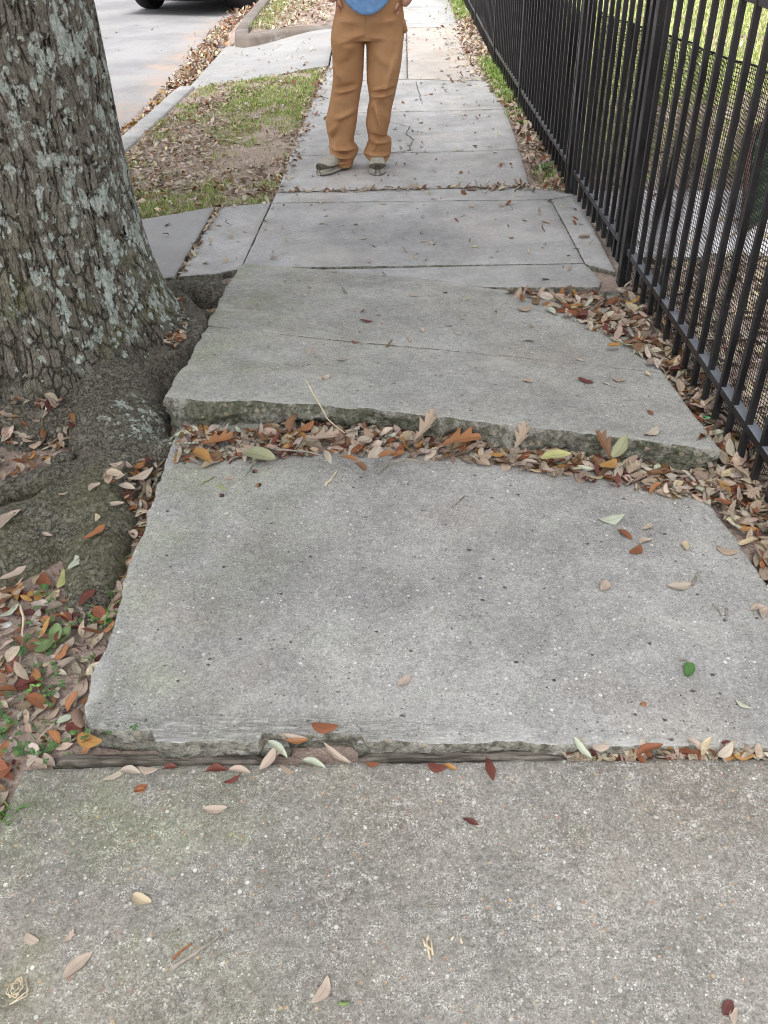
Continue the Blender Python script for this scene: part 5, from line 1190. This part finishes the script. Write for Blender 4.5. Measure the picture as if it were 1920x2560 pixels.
stone(1765, 1070, .012, glass, 'bright green glass shard by the fence foot', (1, .6, 1.3), .03)
pinkm = NB('pink_sand', .97, .1); pinkm.color(pinkm.mix(pinkm.ramp(pinkm.noise(200, 3), .35, .65), (.42, .33, .29), (.62, .52, .47))); pinkm = pinkm.m

#@@FENCE
# ------------------------------------------------------------------ fence, gate, netting
FY = [1.0, 1.8, 3.72, 5.0, 7.0, 8.74, 10.93, 14.5]; FXv = [1.09, 1.062, .995, .953, .905, .868, .855, .83]
def fx_(y): return float(np.interp(y, FY, FXv))
def post(y, parent, h=1.36, w_=.052, x=None):
    x = fx_(y) if x is None else x; m = MB(); m.box((x-w_/2, y-w_/2, -.1), (x+w_/2, y+w_/2, h)); o = m.build('post', M_BLACK, parent, False, .003)
    c = MB(); c.box((x-w_/2-.003, y-w_/2-.003, h+.0005), (x+w_/2+.003, y+w_/2+.003, h+.012)); c.build('post_cap', M_BLACK, o, False, .003); return o
def panel(y0, y1, root, n, z0=.03, z1=1.30, rails=(.142, 1.20), skip=()):
    x0, x1 = fx_(y0), fx_(y1)
    for rz in rails:
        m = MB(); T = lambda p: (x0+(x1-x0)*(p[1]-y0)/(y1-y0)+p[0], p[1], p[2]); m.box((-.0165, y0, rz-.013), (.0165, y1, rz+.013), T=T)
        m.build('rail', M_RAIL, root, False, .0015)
    for k in range(n):
        y = y0+(k+.5)*(y1-y0)/n; x = x0+(x1-x0)*(y-y0)/(y1-y0); m = MB(); dzz = random.uniform(-.004, .004); tw = random.gauss(0, .0022); tv = random.gauss(0, .0015)
        m.box((x-.0175, y-.0095, z0+dzz), (x+.0015, y+.0095, z1), T=lambda p: (p[0]+tv*(p[2]-.6), p[1]+tw*(p[2]-.6), p[2])); o = m.build('picket', M_BLACK, root, False, .0012)
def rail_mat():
    b = NB('rail_paint_sky_sheen', .3, .6); g = b.n('ShaderNodeNewGeometry'); z = b.sep(g.outputs['Normal'])[2]; b.color(b.mix(b.math('MULTIPLY', b.ramp(z, .5, .8), b.ramp(b.noise(9, 3), .2, .6, .5, 1)), (.016, .016, .02), (.21, .225, .26))); return b.m  # sky reflection on upward faces is painted in as pale blue-gray
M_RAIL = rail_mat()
f1 = empty('metal_fence', (fx_(1.8), 1.8, 0)); tag(f1, 'near stretch of black metal picket fence with netting tied behind', 'fence', 'picket fence stretches')
def wp(o): pass
def rooted(e):  # parts are built in world space under a root that sits at its base
    inv = Matrix.Translation(-Vector(e.location))
    for ch in list(e.children): ch.matrix_parent_inverse = inv
post(1.2, f1); post(3.715, f1); panel(1.23, 3.68, f1, 21); rooted(f1)
gt = empty('metal_gate', (fx_(4.3), 4.3, 0)); tag(gt, 'black metal picket gate standing closed between two posts', 'gate')
for y in (3.815, 4.895):
    x = fx_(y); m = MB(); m.box((x-.02, y-.02, .05), (x+.02, y+.02, 1.28)); m.build('stile', M_BLACK, gt, False, .002)
panel(3.84, 4.87, gt, 9, .04, 1.28); rooted(gt)
for z in (.25, 1.0):
    m = MB(); m.tube([(fx_(3.765), 3.765, z-.03), (fx_(3.765), 3.765, z+.03)], .009, 10); o = m.build('hinge', M_BLACK, gt, True); o.matrix_parent_inverse = Matrix.Translation(-Vector(gt.location))
f2 = empty('metal_fence', (fx_(5), 5, 0)); tag(f2, 'far stretch of black metal picket fence receding beyond the gate', 'fence', 'picket fence stretches')
for y in (4.99, 7.01, 8.74, 10.93, 13.0): post(y, f2)
for a, b_, n in ((5.02, 6.98, 17), (7.04, 8.71, 15), (8.77, 10.90, 18), (10.96, 12.97, 17)): panel(a, b_, f2, n, .03)
rooted(f2)
# netting: woven strands tied to the yard side
def netting(name, y0, y1, ztop, xoff, label, cell=.0125, r=.0013):
    ny = int((y1-y0)/cell); V = []; Fc = []; n = 0
    def wave(y, z): return .010*math.sin(y*9+1.3)+.006*math.sin(y*23+z*4)+.010*math.sin(z*5+y*3)
    def strand(P, R_=r):
        nonlocal n
        P = np.array(P); T = np.gradient(P, axis=0); T /= np.linalg.norm(T, axis=1, keepdims=True)
        A = np.cross(T, [1, 0, 0]); A /= np.linalg.norm(A, axis=1, keepdims=True); B = np.cross(T, A)
        for k in range(3): a = 2.094*k; V.append(P+R_*(math.cos(a)*A+math.sin(a)*B))
        L = len(P)
        for k in range(3):
            k2 = (k+1) % 3; i_ = np.arange(L-1); Fc.append(np.stack([n+k*L+i_, n+k2*L+i_, n+k2*L+i_+1, n+k*L+i_+1], -1))
        n += 3*L
    zt0 = lambda y: float(np.interp(y, [1.2, 2.8, 3.2, 3.8, 4.7, 5.6, 13], ztop))
    zz = np.linspace(0, 1, 14)
    for i_ in range(ny):
        y = y0+i_*cell; zt_ = zt0(y); sk = .03*math.sin(y*2.1)
        strand([(fx_(y)+xoff+wave(y, z*zt_), y+sk*z, .005+z*(zt_-.005)) for z in zz])
    nzc = int(1.02/cell)
    ys_ = np.arange(y0, y1, .05)
    for j_ in range(nzc):
        z = .005+j_*cell; P = [(fx_(y)+xoff+wave(y, z), y, z) for y in ys_ if z < zt0(y)]
        if len(P) > 2: strand(P)
    strand([(fx_(y)+xoff+wave(y, zt0(y)), y, zt0(y)) for y in ys_], .004)
    e = empty(name, (fx_(y0)+xoff, y0, 0)); tag(e, label, 'netting')
    o = mesh_obj('mesh_sheet', np.concatenate(V), np.concatenate(Fc), M_NET, e)
    for k in range(int((y1-y0)/.35)):
        y = y0+.2+k*.35; z = zt0(y) if k % 2 else .1; m = MB(); x = fx_(y)
        m.tube([(x+xoff+.01, y, z), (x, y+.008, z+.012), (x-.024, y, z), (x, y-.008, z-.01), (x+xoff+.01, y, z)], .0016, 5); m.tube([(x+xoff, y, z), (x+xoff-.01, y-.04, z+.02)], .001, 4)
        m.build('cable_tie', M_NET, e, True)
    rooted(e)
netting('fence_netting', 1.25, 4.95, [1.02, 1.02, 1.0, .975, .92, .87, .87], .030, 'black plastic mesh tied behind the near fence and the gate')
netting('fence_netting', 5.02, 12.9, [.85]*7, .030, 'black plastic mesh tied behind the far fence', .018, .0022)
# green sling chair like panel lying in the yard
gm = NB('green_fabric', .8, .2); gx_ = gm.n('ShaderNodeTexWave'); gx_.wave_type = 'BANDS'; gx_.bands_direction = 'Z'; gx_.inputs['Scale'].default_value = 7; gm.l(gm.co, gx_.inputs[0])
gm.color(gm.mix(gm.ramp(gx_.outputs['Fac'], .5, .8), (.03, .052, .032), (.065, .10, .055))); gm.bump(gx_.outputs['Fac'], .004); M_GF = gm.m
M_TRIM = simple('brown_trim', (.10, .055, .05), .7)
def tarp():
    A = on_surf(1846, 592); B_ = on_surf(1925, 520); e = empty('folded_panel', A); tag(e, 'dark green ribbed fabric panel with brown edging leaning in the yard', 'panel')
    A = Vector((*w_at(1852, 580, .02), .02)); B2 = Vector((*w_at(1925, 516, .03), .03)); d = (B2-A).normalized(); up = Vector((*w_at(1922, 300, .36), .36))-A-d*.12; nrm = d.cross(up).normalized(); nu, nv = 20, 14; V = []
    for s_ in (0, 1):
        for i_ in range(nu):
            for j_ in range(nv):
                u = i_/(nu-1); v = j_/(nv-1); p = A+d*(.8*u)+up*v+nrm*(.03*math.sin(u*6)+.02*math.sin(v*5)+s_*.02)-d*.10*math.sin(v*3.1); V.append(p-Vector(e.location))
    F1 = [tuple(f) for f in grid_faces(nu, nv)]; N_ = nu*nv; F2 = [tuple(q+N_ for q in f[::-1]) for f in F1]; bd = [i_*nv for i_ in range(nu)]+[(nu-1)*nv+j_ for j_ in range(1, nv)]+[i_*nv+nv-1 for i_ in range(nu-2, -1, -1)]+[j_ for j_ in range(nv-2, 0, -1)]
    F3 = [(bd[k], bd[(k+1) % len(bd)], bd[(k+1) % len(bd)]+N_, bd[k]+N_) for k in range(len(bd))]
    mesh_obj('fabric', V, F1+F2+F3, M_GF, e); m = MB(); m.tube([V[k] for k in bd]+[V[bd[0]]], .016, 8, cap=False); m.build('edging', M_TRIM, e, True)
tarp()
# low concrete edge behind the fence is left out of view
#@@CAR
# ------------------------------------------------------------------ parked car
def car():
    cr = Vector((-2.28, 14.15, ROADZ)); cl = Vector((-3.74, 14.72, ROADZ)); mid = (cr+cl)/2; yaw = math.atan2(cr.y-cl.y, cr.x-cl.x)
    e = empty('parked_car', mid, yaw); tag(e, 'dark car parked at the far kerb, only tyres and underside in view', 'car')
    paint = NB('car_paint', .25, .5); paint.color((.03, .032, .036)); paint = paint.m; gl = NB('car_glass', .05, .7); gl.color((.01, .012, .014)); gl = gl.m
    tyre = simple('tyre_rubber', (.018, .018, .02), .8); rim = simple('rim_metal', (.45, .46, .48), .35, .5, .1, 20, 1); und = simple('underbody', (.01, .01, .01), .9)
    # body section profile along y (length), built as lofted hull
    prof = [(-.75, .30, .62, .78), (-.60, .24, .80, .86), (0, .22, .92, .90), (.6, .22, 1.0, .91), (1.1, .22, 1.02, .92), (2.6, .22, 1.02, .92), (3.3, .24, 1.0, .90), (3.65, .32, .85, .84)]
    V = []; k = 12
    for (y, zb, zt_, hw) in prof:
        for q in range(k):
            a = 2*math.pi*q/k; cx_ = math.copysign(abs(math.cos(a))**.45, math.cos(a)); sy = math.copysign(abs(math.sin(a))**.5, math.sin(a)); V.append((hw*cx_, y, (zb+zt_)/2+(zt_-zb)/2*sy))
    Fc = []
    for i_ in range(len(prof)-1):
        for q in range(k): Fc.append((i_*k+q, i_*k+(q+1) % k, (i_+1)*k+(q+1) % k, (i_+1)*k+q))
    Fc += [tuple(range(k))[::-1], tuple((len(prof)-1)*k+q for q in range(k))]; o = mesh_obj('body', V, Fc, paint, e)
    V = []; 
    for (y, hw, z) in ((.35, .82, .95), (1.05, .68, 1.46), (2.5, .68, 1.48), (3.2, .80, .98)):
        V += [(-hw, y, z), (hw, y, z)]
    V += [(-.85, .3, .93), (.85, .3, .93), (.85, 3.3, .93), (-.85, 3.3, .93)]
    mesh_obj('cabin', V, [(0, 1, 3, 2), (2, 3, 5, 4), (4, 5, 7, 6), (0, 2, 4, 6), (1, 7, 5, 3), (8, 9, 1, 0), (6, 7, 10, 11), (8, 0, 6, 11), (9, 10, 7, 1)], gl, e, smooth=False)
    m = MB(); m.box((-.7, -.55, .17), (.7, 3.4, .26)); m.build('underbody', und, e, False, .02)
    m = MB(); m.box((-.80, -.79, .30), (.80, -.68, .44)); m.build('bumper', paint, e, False, .03)
    for sx in (-1, 1):
        m = MB(); m.box((sx*.62-.14, -.775, .55), (sx*.62+.14, -.70, .68)); m.build('headlight', rim, e, False, .02)
        for y in (0, 2.75):
            prof2 = [(.20, .315), (.13, .325), (.0, .325), (-.02, .31), (-.02, .21)]; V = []; n = 40
            for dx, r in ((-.11, .20), (-.12, .30), (-.095, .33), (.095, .33), (.12, .30), (.11, .20)):
                for q in range(n): a = 2*math.pi*q/n; V.append((sx*.78+dx, y+r*math.cos(a), .33+r*math.sin(a)))
            Fc = [(i_*n+q, i_*n+(q+1) % n, (i_+1)*n+(q+1) % n, (i_+1)*n+q) for i_ in range(5) for q in range(n)]
            t = mesh_obj('wheel', V, Fc, tyre, e); m = MB()
            m.tube([(sx*.78-.09, y, .33), (sx*.78+.09, y, .33)], .205, 24); m.build('rim', rim, t, True)
car()

#@@PERSON
# ------------------------------------------------------------------ standing person
YP = 5.58
def PW(px, py): return w_atY(px, py, YP)
pe = empty('person', (-.28, YP, 0)); tag(pe, 'person in brown canvas trousers, blue shirt and gray slip-on shoes standing on the walk', 'person')
LEGA = [(40, 838, 918), (95, 827, 913.5), (120, 829, 912), (150, 832, 910), (175, 833, 909), (200, 832, 907), (222, 829, 903), (240, 826, 900), (270, 820, 896), (300, 814, 893), (325, 817, 889), (345, 821, 885), (358, 823, 885), (368, 823, 893), (378, 824, 896), (388, 826, 892), (400, 828, 885), (408, 834, 883), (414, 842, 882)]
LEGB = [(40, 910, 1004), (95, 914.5, 1010), (120, 915.5, 1007), (150, 916, 1004), (175, 916.5, 1000), (200, 917.5, 996), (222, 921, 991), (245, 924, 986), (270, 919, 980), (300, 915, 976), (325, 917, 970), (340, 920, 967), (348, 921, 978), (362, 916, 979), (378, 909, 977.5), (386, 908.5, 977), (394, 916, 974), (401, 923, 969), (405, 926, 965)]
HIPS = [(-42, 846, 1000), (-25, 843, 1003), (0, 840, 1006), (25, 838, 1008), (45, 833, 1010), (70, 829, 1011), (95, 827, 1010)]
folds = [  # (x1,y1,x2,y2,amp mm,width px) ridge lines in source pixels
 (845,45,905,48,5,7),(930,48,1000,45,4,7),(850,100,905,80,7,6),(860,85,912,75,5,5),(925,85,960,88,5,5),(848,108,900,110,4,8),(832,150,850,185,7,5),(840,165,851,190,6,4),
 (830,215,900,205,-8,8),(850,226,895,210,9,6),(835,235,880,222,-7,7),(842,290,890,270,8,7),(850,298,885,285,-6,6),(822,330,848,300,7,7),(828,345,842,330,-9,6),(838,350,845,372,9,5),
 (825,372,888,376,-10,4),(828,366,892,368,9,5),(835,384,885,390,8,4),(830,392,880,396,-7,4),(845,402,880,398,7,4),(870,355,888,362,8,5),(985,140,960,230,8,6),(1000,100,985,190,6,6),
 (930,225,985,215,-8,6),(925,235,982,226,9,5),(932,220,985,205,6,5),(935,250,920,270,7,6),(937,245,958,335,9,6),(950,240,972,280,-6,7),(965,270,975,310,7,6),(925,330,975,342,-8,5),
 (925,345,976,350,10,5),(945,345,930,372,7,6),(912,386,976,390,-10,3.5),(914,380,976,383,9,4),(925,396,968,398,5,4),(915,280,917,325,5,8),(880,100,860,140,4,10),(930,120,980,160,4,10),(890,130,850,160,-3,10)]
def fold_disp(X, Z):
    """world x,z on the plane y=YP -> outward offset (m), built from creases seen on the cloth"""
    d = np.zeros_like(X)
    for (a, b_, c, e_, amp, wpx) in folds:
        p = np.array(PW(a, b_)); q = np.array(PW(c, e_)); v = q-p; L = v@v; t = np.clip(((X-p[0])*v[0]+(Z-p[1])*v[1])/L, 0, 1)
        dd = np.hypot(X-p[0]-t*v[0], Z-p[1]-t*v[1]); wv = wpx/375.*.9; d += amp*.0030*np.exp(-(dd/wv)**2)*np.sin(np.pi*(.12+.76*t))
    d += .004*np.clip(fbm(X*16+Z*9, Z*26-X*10, 0, 71, 3), -.2, 1)*(.3+sstep(.55, .1, Z))+.0025*fbm(X*30, Z*34, 0, 72, 2)*sstep(.35, .1, Z)
    return d
def loft_rows(rows, n_between=9, depth=1.0):
    R_ = []
    for py, xl, xr in rows:
        a = PW(xl, py); b_ = PW(xr, py); R_.append(((a[0]+b_[0])/2, (b_[0]-a[0])/2, (a[1]+b_[1])/2))
    R_ = np.array(R_); t = np.arange(len(R_)); tt = np.linspace(0, len(R_)-1, (len(R_)-1)*n_between+1)
    return np.stack([np.interp(tt, t, R_[:, k]) for k in range(3)], -1)
def tube_mesh(rings, ydep, yc, nseg=96):
    th_ = np.linspace(0, 2*np.pi, nseg, endpoint=False); V = []
    for k, (cx_, hw, z) in enumerate(rings):
        c_, s_ = np.cos(th_), np.sin(th_); X = cx_+hw*np.sign(c_)*np.abs(c_)**.92; Yv = yc[k]+ydep[k]*s_; V.append(np.stack([X, Yv, np.full(nseg, z)], -1))
    V = np.array(V); X, Z = V[..., 0], V[..., 2]; front = np.clip(-np.sin(th_), 0, 1)[None]**.5
    fd = fold_disp(X, Z)*front + .003*fbm(X*14, V[..., 1]*14, Z*9, 31, 3)+(1-front)*.005*fbm(X*9, V[..., 1]*9, Z*14, 33, 3)
    nx = np.cos(th_)[None]; ny = np.sin(th_)[None]; V[..., 0] += nx*fd*.4; V[..., 1] += ny*fd
    return V
def grid_tube(V):
    R_, n = V.shape[:2]; i_ = np.arange(R_-1)[:, None]; j_ = np.arange(n)[None]; j2 = (j_+1) % n
    return np.stack([i_*n+j_, i_*n+j2, (i_+1)*n+j2, (i_+1)*n+j_], -1).reshape(-1, 4)
def person():
    canvas = NB('brown_canvas', .85, .15); f = canvas.noise(350, 2); n = canvas.noise(4, 4)
    c = canvas.mix(canvas.ramp(n, .35, .65), (.46, .25, .122), (.54, .305, .158)); canvas.color(canvas.mix(canvas.ramp(f, .3, .7), canvas.mix(1.0, c, (.85, .85, .85), 'MULTIPLY'), c)); canvas.bump(f, .0008); canvas = canvas.m
    denim = simple('blue_shirt_cloth', (.19, .35, .62), .85, .15, .12, 30); skin = NB('skin', .5, .4); skin.color((.52, .27, .20)); skin.b.inputs['Subsurface Weight'].default_value = .1; skin = skin.m
    hair = simple('brown_hair', (.06, .04, .025), .7); shoeg = simple('shoe_upper', (.42, .40, .345), .85, .2, .15, 60); shoeb = simple('shoe_overlay', (.10, .085, .065), .8); sole = simple('shoe_sole', (.36, .335, .29), .8); dark = simple('eye_dark', (.02, .015, .01), .2)
    # body skeleton grown as one skin
    v = {}; names = []; P = []; Rd = []; Ed = []
    def J(n_, p, r, par=None):
        names.append(n_); P.append(p); Rd.append(r); v[n_] = len(P)-1
        if par is not None: Ed.append((v[par], v[n_]))
    hx_ = -.182
    J('pelvis', (hx_, YP, .90), (.145, .10)); J('waist', (hx_, YP, 1.04), (.135, .095), 'pelvis'); J('chest', (hx_, YP+.01, 1.24), (.15, .10), 'waist'); J('shoul', (hx_, YP+.01, 1.40), (.12, .085), 'chest'); J('neck', (hx_, YP, 1.49), (.055, .055), 'shoul')
    J('head', (hx_, YP-.01, 1.60), (.078, .09), 'neck'); J('crown', (hx_, YP, 1.70), (.07, .08), 'head')
    for s_, kx_, ax_, ky in ((-1, -.345, -.365, .0), (1, -.115, -.145, .0)):
        J(f'hip{s_}', (hx_+s_*.09, YP, .84), (.092, .095), 'pelvis'); J(f'knee{s_}', (kx_+s_*.0, YP-.01, .47), (.05, .052), f'hip{s_}'); J(f'ank{s_}', (ax_+s_*.0, YP+.025, .11), (.03, .032), f'knee{s_}'); J(f'toe{s_}', (ax_+(-.05 if s_ < 0 else .0), YP-.04, .03), (.02, .012), f'ank{s_}')
        J(f'sh{s_}', (hx_+s_*.19, YP+.01, 1.37), (.055, .055), 'shoul'); J(f'elb{s_}', (hx_+s_*.28, YP+.08, 1.13), (.042, .042), f'sh{s_}'); J(f'wr{s_}', (hx_+s_*.215+(.012 if s_ > 0 else 0), YP-.065, .965-(.04 if s_ > 0 else 0)), (.028, .031), f'elb{s_}'); J(f'palm{s_}', (hx_+s_*.182+(.014 if s_ > 0 else 0), YP-.070, .918-(.035 if s_ > 0 else 0)), (.036, .020), f'wr{s_}')
    me = bpy.data.meshes.new('body'); me.from_pydata(P, Ed, []); ob = bpy.data.objects.new('body', me); COL.objects.link(ob); ob.parent = pe
    sk = ob.modifiers.new('skin', 'SKIN'); 
    for i_, r in enumerate(Rd): me.skin_vertices[0].data[i_].radius = r
    me.skin_vertices[0].data[0].use_root = True
    sb = ob.modifiers.new('sub', 'SUBSURF'); sb.levels = 2; sb.render_levels = 2; me.materials.append(skin)
    dg = bpy.context.evaluated_depsgraph_get(); bm = bmesh.new(); bm.from_mesh(ob.evaluated_get(dg).to_mesh())
    # five fingers on each palm as short chains rooted in it
    def chain(pts, rads):
        m2 = MB(); m2.tube(pts, rads, 8); t = bpy.data.meshes.new('t'); t.from_pydata(m2.v, [], m2.f); bm.from_mesh(t); bpy.data.meshes.remove(t)
    for s_ in (-1, 1):
        px_, py_, pz = hx_+s_*.168, YP-.055, .915-(.03 if s_ > 0 else 0)
        for k, L in enumerate((.060, .070, .066, .052)):
            oy = -.025+k*.017; chain([(px_, py_+oy, pz-.02), (px_-s_*.012, py_+oy*.7+.012, pz-.02-L*.5), (px_-s_*.026, py_+oy*.5+.03, pz-.02-L)], [.0092, .0085, .006])
        chain([(px_, py_-.018, pz+.015), (px_-s_*.012, py_-.035, pz-.002), (px_-s_*.022, py_-.036, pz-.022)], [.011, .010, .007])
    # nose, ears, lips
    hz = 1.615; fy = YP-.098
    chain([(hx_, fy+.005, hz+.02), (hx_, fy-.012, hz-.005), (hx_, fy-.018, hz-.022), (hx_, fy+.004, hz-.028)], [.007, .010, .013, .009])
    chain([(hx_-.022, fy+.012, hz-.052), (hx_, fy+.001, hz-.050), (hx_+.022, fy+.012, hz-.052)], [.004, .0065, .004])
    for s_ in (-1, 1): chain([(hx_+s_*.076, YP-.005, hz+.02), (hx_+s_*.088, YP+.004, hz), (hx_+s_*.078, YP-.003, hz-.025)], [.008, .014, .007])
    me2 = bpy.data.meshes.new('body'); bm.to_mesh(me2); bm.free(); me2.materials.append(skin); me2.polygons.foreach_set('use_smooth', [True]*len(me2.polygons)); bpy.data.objects.remove(ob); ob = bpy.data.objects.new('body', me2); COL.objects.link(ob); ob.parent = pe
    for s_ in (-1, 1):
        bm = bmesh.new(); bmesh.ops.create_uvsphere(bm, u_segments=12, v_segments=8, radius=.011); m_ = bpy.data.meshes.new('eye'); bm.to_mesh(m_); bm.free(); m_.materials.append(dark); o = bpy.data.objects.new('eye', m_); COL.objects.link(o); o.location = (hx_+s_*.03, YP-.088, hz+.012); o.parent = pe
    bm = bmesh.new(); bmesh.ops.create_uvsphere(bm, u_segments=32, v_segments=20, radius=1)
    for q in bm.verts:
        c = q.co; k = 1+.05*float(fbm(c.x*6, c.y*6, c.z*6, 3, 3)); q.co = Vector((c.x*.088*k, c.y*.103*k+.012, max(c.z, -.35-.5*(c.y > .1))*.095*k))
        if c.y < -.05 and c.z < .02: q.co.y = -.02
    m_ = bpy.data.meshes.new('hair'); bm.to_mesh(m_); bm.free(); m_.materials.append(hair); o = bpy.data.objects.new('hair', m_); COL.objects.link(o); o.location = (hx_, YP, 1.675); o.parent = pe
    # trousers
    A = loft_rows(LEGA); B_ = loft_rows(LEGB); Hh = loft_rows(HIPS)
    dep = lambda rg, a, b_, c0: np.clip(rg[:, 1]*1.0, .07, .2)
    VA = tube_mesh(A, np.interp(A[:, 2], [0, .1, .5, .8], [.085, .082, .088, .115]), np.full(len(A), YP)+np.interp(A[:, 2], [0, .15, .5, .8], [.02, .015, -.02, 0]))
    VB = tube_mesh(B_, np.interp(B_[:, 2], [0, .1, .5, .8], [.085, .082, .088, .115]), np.full(len(B_), YP)+np.interp(B_[:, 2], [0, .15, .5, .8], [.02, .015, -.02, 0]))
    VH = tube_mesh(Hh, np.interp(Hh[:, 2], [.76, .9, 1.1], [.118, .13, .12]), np.full(len(Hh), YP))
    # pelvis closes into the legs: crotch saddle by pinching last hip ring into the two leg tops
    n = VA.shape[1]; last = VH[-1]; ext = []
    V = np.concatenate([VH.reshape(-1, 3), VA.reshape(-1, 3), VB.reshape(-1, 3)])
    o1, o2, o3 = 0, len(VH)*n, (len(VH)+len(VA))*n
    F1 = grid_tube(VH); F2 = grid_tube(VA)+len(VH)*n; F3 = grid_tube(VB)+(len(VH)+len(VA))*n
    caps = []
    for o_, L_ in ((o1, len(VH)), (o2, len(VA)), (o3, len(VB))): caps += [tuple(range(o_, o_+n)), tuple(range(o_+(L_-1)*n, o_+L_*n))[::-1]]
    tr = mesh_obj('trousers', V, [tuple(f) for f in np.concatenate([F1, F2, F3])]+caps, canvas, pe)
    rm = tr.modifiers.new('weld', 'REMESH'); rm.mode = 'VOXEL'; rm.voxel_size = .0032; rm.use_smooth_shade = True
    sm_ = tr.modifiers.new('soft', 'SMOOTH'); sm_.factor = .5; sm_.iterations = 2
    m = MB(); p = PW(1010, 72); q = PW(1003, 90); m.tube([(p[0]-.005, YP-.02, p[1]+.05), (p[0]+.008, YP-.02, p[1]-.01), (p[0]+.004, YP-.01, p[1]-.02)], [.012, .014, .004], 8); m.build('pocket_flap', canvas, tr, True)
    xs_, z1_ = PW(914, 35); _, z2_ = PW(914, 92); m = MB(); m.tube([(xs_, YP-.128, z1_), (xs_, YP-.121, (z1_+z2_)/2), (xs_, YP-.108, z2_)], .0025, 5); m.build('fly_seam', canvas, tr, True)
    # shirt with rounded front tail
    nseg = 96; th_ = np.linspace(0, 2*np.pi, nseg, endpoint=False); hemx, hemz = PW(920, 27); rows = [(None, .0), (1.03, .185), (1.12, .182), (1.25, .19), (1.36, .20), (1.42, .15), (1.46, .085), (1.48, .065)]
    V = []
    for z, hw in rows:
        if z is None:
            X = hemx*0+(-.182)+.172*np.cos(th_); fr = np.clip(-np.sin(th_), 0, 1); zz = hemz+.0+np.clip(.078*((X-hemx)/.14)**2, 0, .13); Yv = YP+.165*np.sin(th_)
        else: X = -.182+hw*np.cos(th_)+(.0); Yv = YP+.005+hw*(.86 if z < 1.2 else .78)*np.sin(th_); zz = np.full(nseg, z)
        V.append(np.stack([X, Yv, zz], -1))
    V = np.array(V); t = np.arange(len(V)); tt = np.linspace(0, len(V)-1, 60); V = np.stack([np.stack([np.interp(tt, t, V[:, k, c]) for c in range(3)], -1) for k in range(nseg)], 1)
    fd = .008*fbm(V[..., 0]*7, V[..., 1]*7, V[..., 2]*12, 41, 3); V[..., 0] += np.cos(th_)[None]*fd; V[..., 1] += np.sin(th_)[None]*fd
    sh = mesh_obj('shirt', V, grid_tube(V), denim, pe); so_ = sh.modifiers.new('thick', 'SOLIDIFY'); so_.thickness = .003
    for s_ in (-1, 1):
        m = MB(); m.tube([(hx_+s_*.15, YP+.01, 1.40), (hx_+s_*.20, YP+.012, 1.36), (hx_+s_*.25, YP+.045, 1.23), (hx_+s_*.28, YP+.07, 1.13), (hx_+s_*.265, YP+.04, 1.08)], [.06, .068, .062, .058, .055], 20, cap=False); m.build('sleeve', denim, sh, True)
    # shoes
    def shoe(toe, heel, name):
        t0 = Vector((*w_at(*toe), 0)); h0 = Vector((*w_at(*heel), 0)); d = (t0-h0); L = .285; d.normalize(); s_ = Vector((-d.y, d.x, 0)); h0 = t0-d*L
        st = [0, .04, .14, .3, .48, .64, .78, .9, .97, 1.0]; wdt = [.018, .031, .037, .036, .039, .048, .052, .046, .032, .012]; hgt = [.06, .09, .105, .11, .103, .090, .076, .066, .055, .042]
        def hull(zb, zs, grow, zcap, name_, mat, par):
            V = []; k = 20
            for q in range(len(st)):
                c = h0+d*(L*st[q]); w_ = wdt[q]+grow; top = zs(q)
                for j_ in range(k):
                    a = 2*math.pi*j_/k; ca, sa = math.cos(a), math.sin(a); ww = w_*math.copysign(abs(ca)**.7, ca); zz = zb+(top-zb)*(.5+.5*math.copysign(abs(sa)**.75, sa)); V.append(c+s_*ww+Vector((0, 0, zz)))
            Fc = [(i_*k+j_, i_*k+(j_+1) % k, (i_+1)*k+(j_+1) % k, (i_+1)*k+j_) for i_ in range(len(st)-1) for j_ in range(k)]+[tuple(range(k)), tuple((len(st)-1)*k+j_ for j_ in range(k))[::-1]]
            o = mesh_obj(name_, V, Fc, mat, par); b = o.modifiers.new('s', 'SUBSURF'); b.levels = 1; b.render_levels = 1; return o
        up = hull(.018, lambda q: hgt[q], 0, 0, 'shoe', shoeg, pe)
        hull(.003, lambda q: .029+.006*(q > 7), .005, 0, 'sole', sole, up)
        hull(.030, lambda q: .056+.012*(q > 6)+.004*math.sin(q*1.3), .0015, 0, 'overlay', shoeb, up)
    shoe((797, 440), (880, 412), 'a'); shoe((944, 440), (945, 395), 'b')
    for ch in list(pe.children):
        ch.matrix_parent_inverse = Matrix.Translation(-Vector(pe.location))
person()
print('hand leaves', NLEAF, 'objects', len(bpy.data.objects))
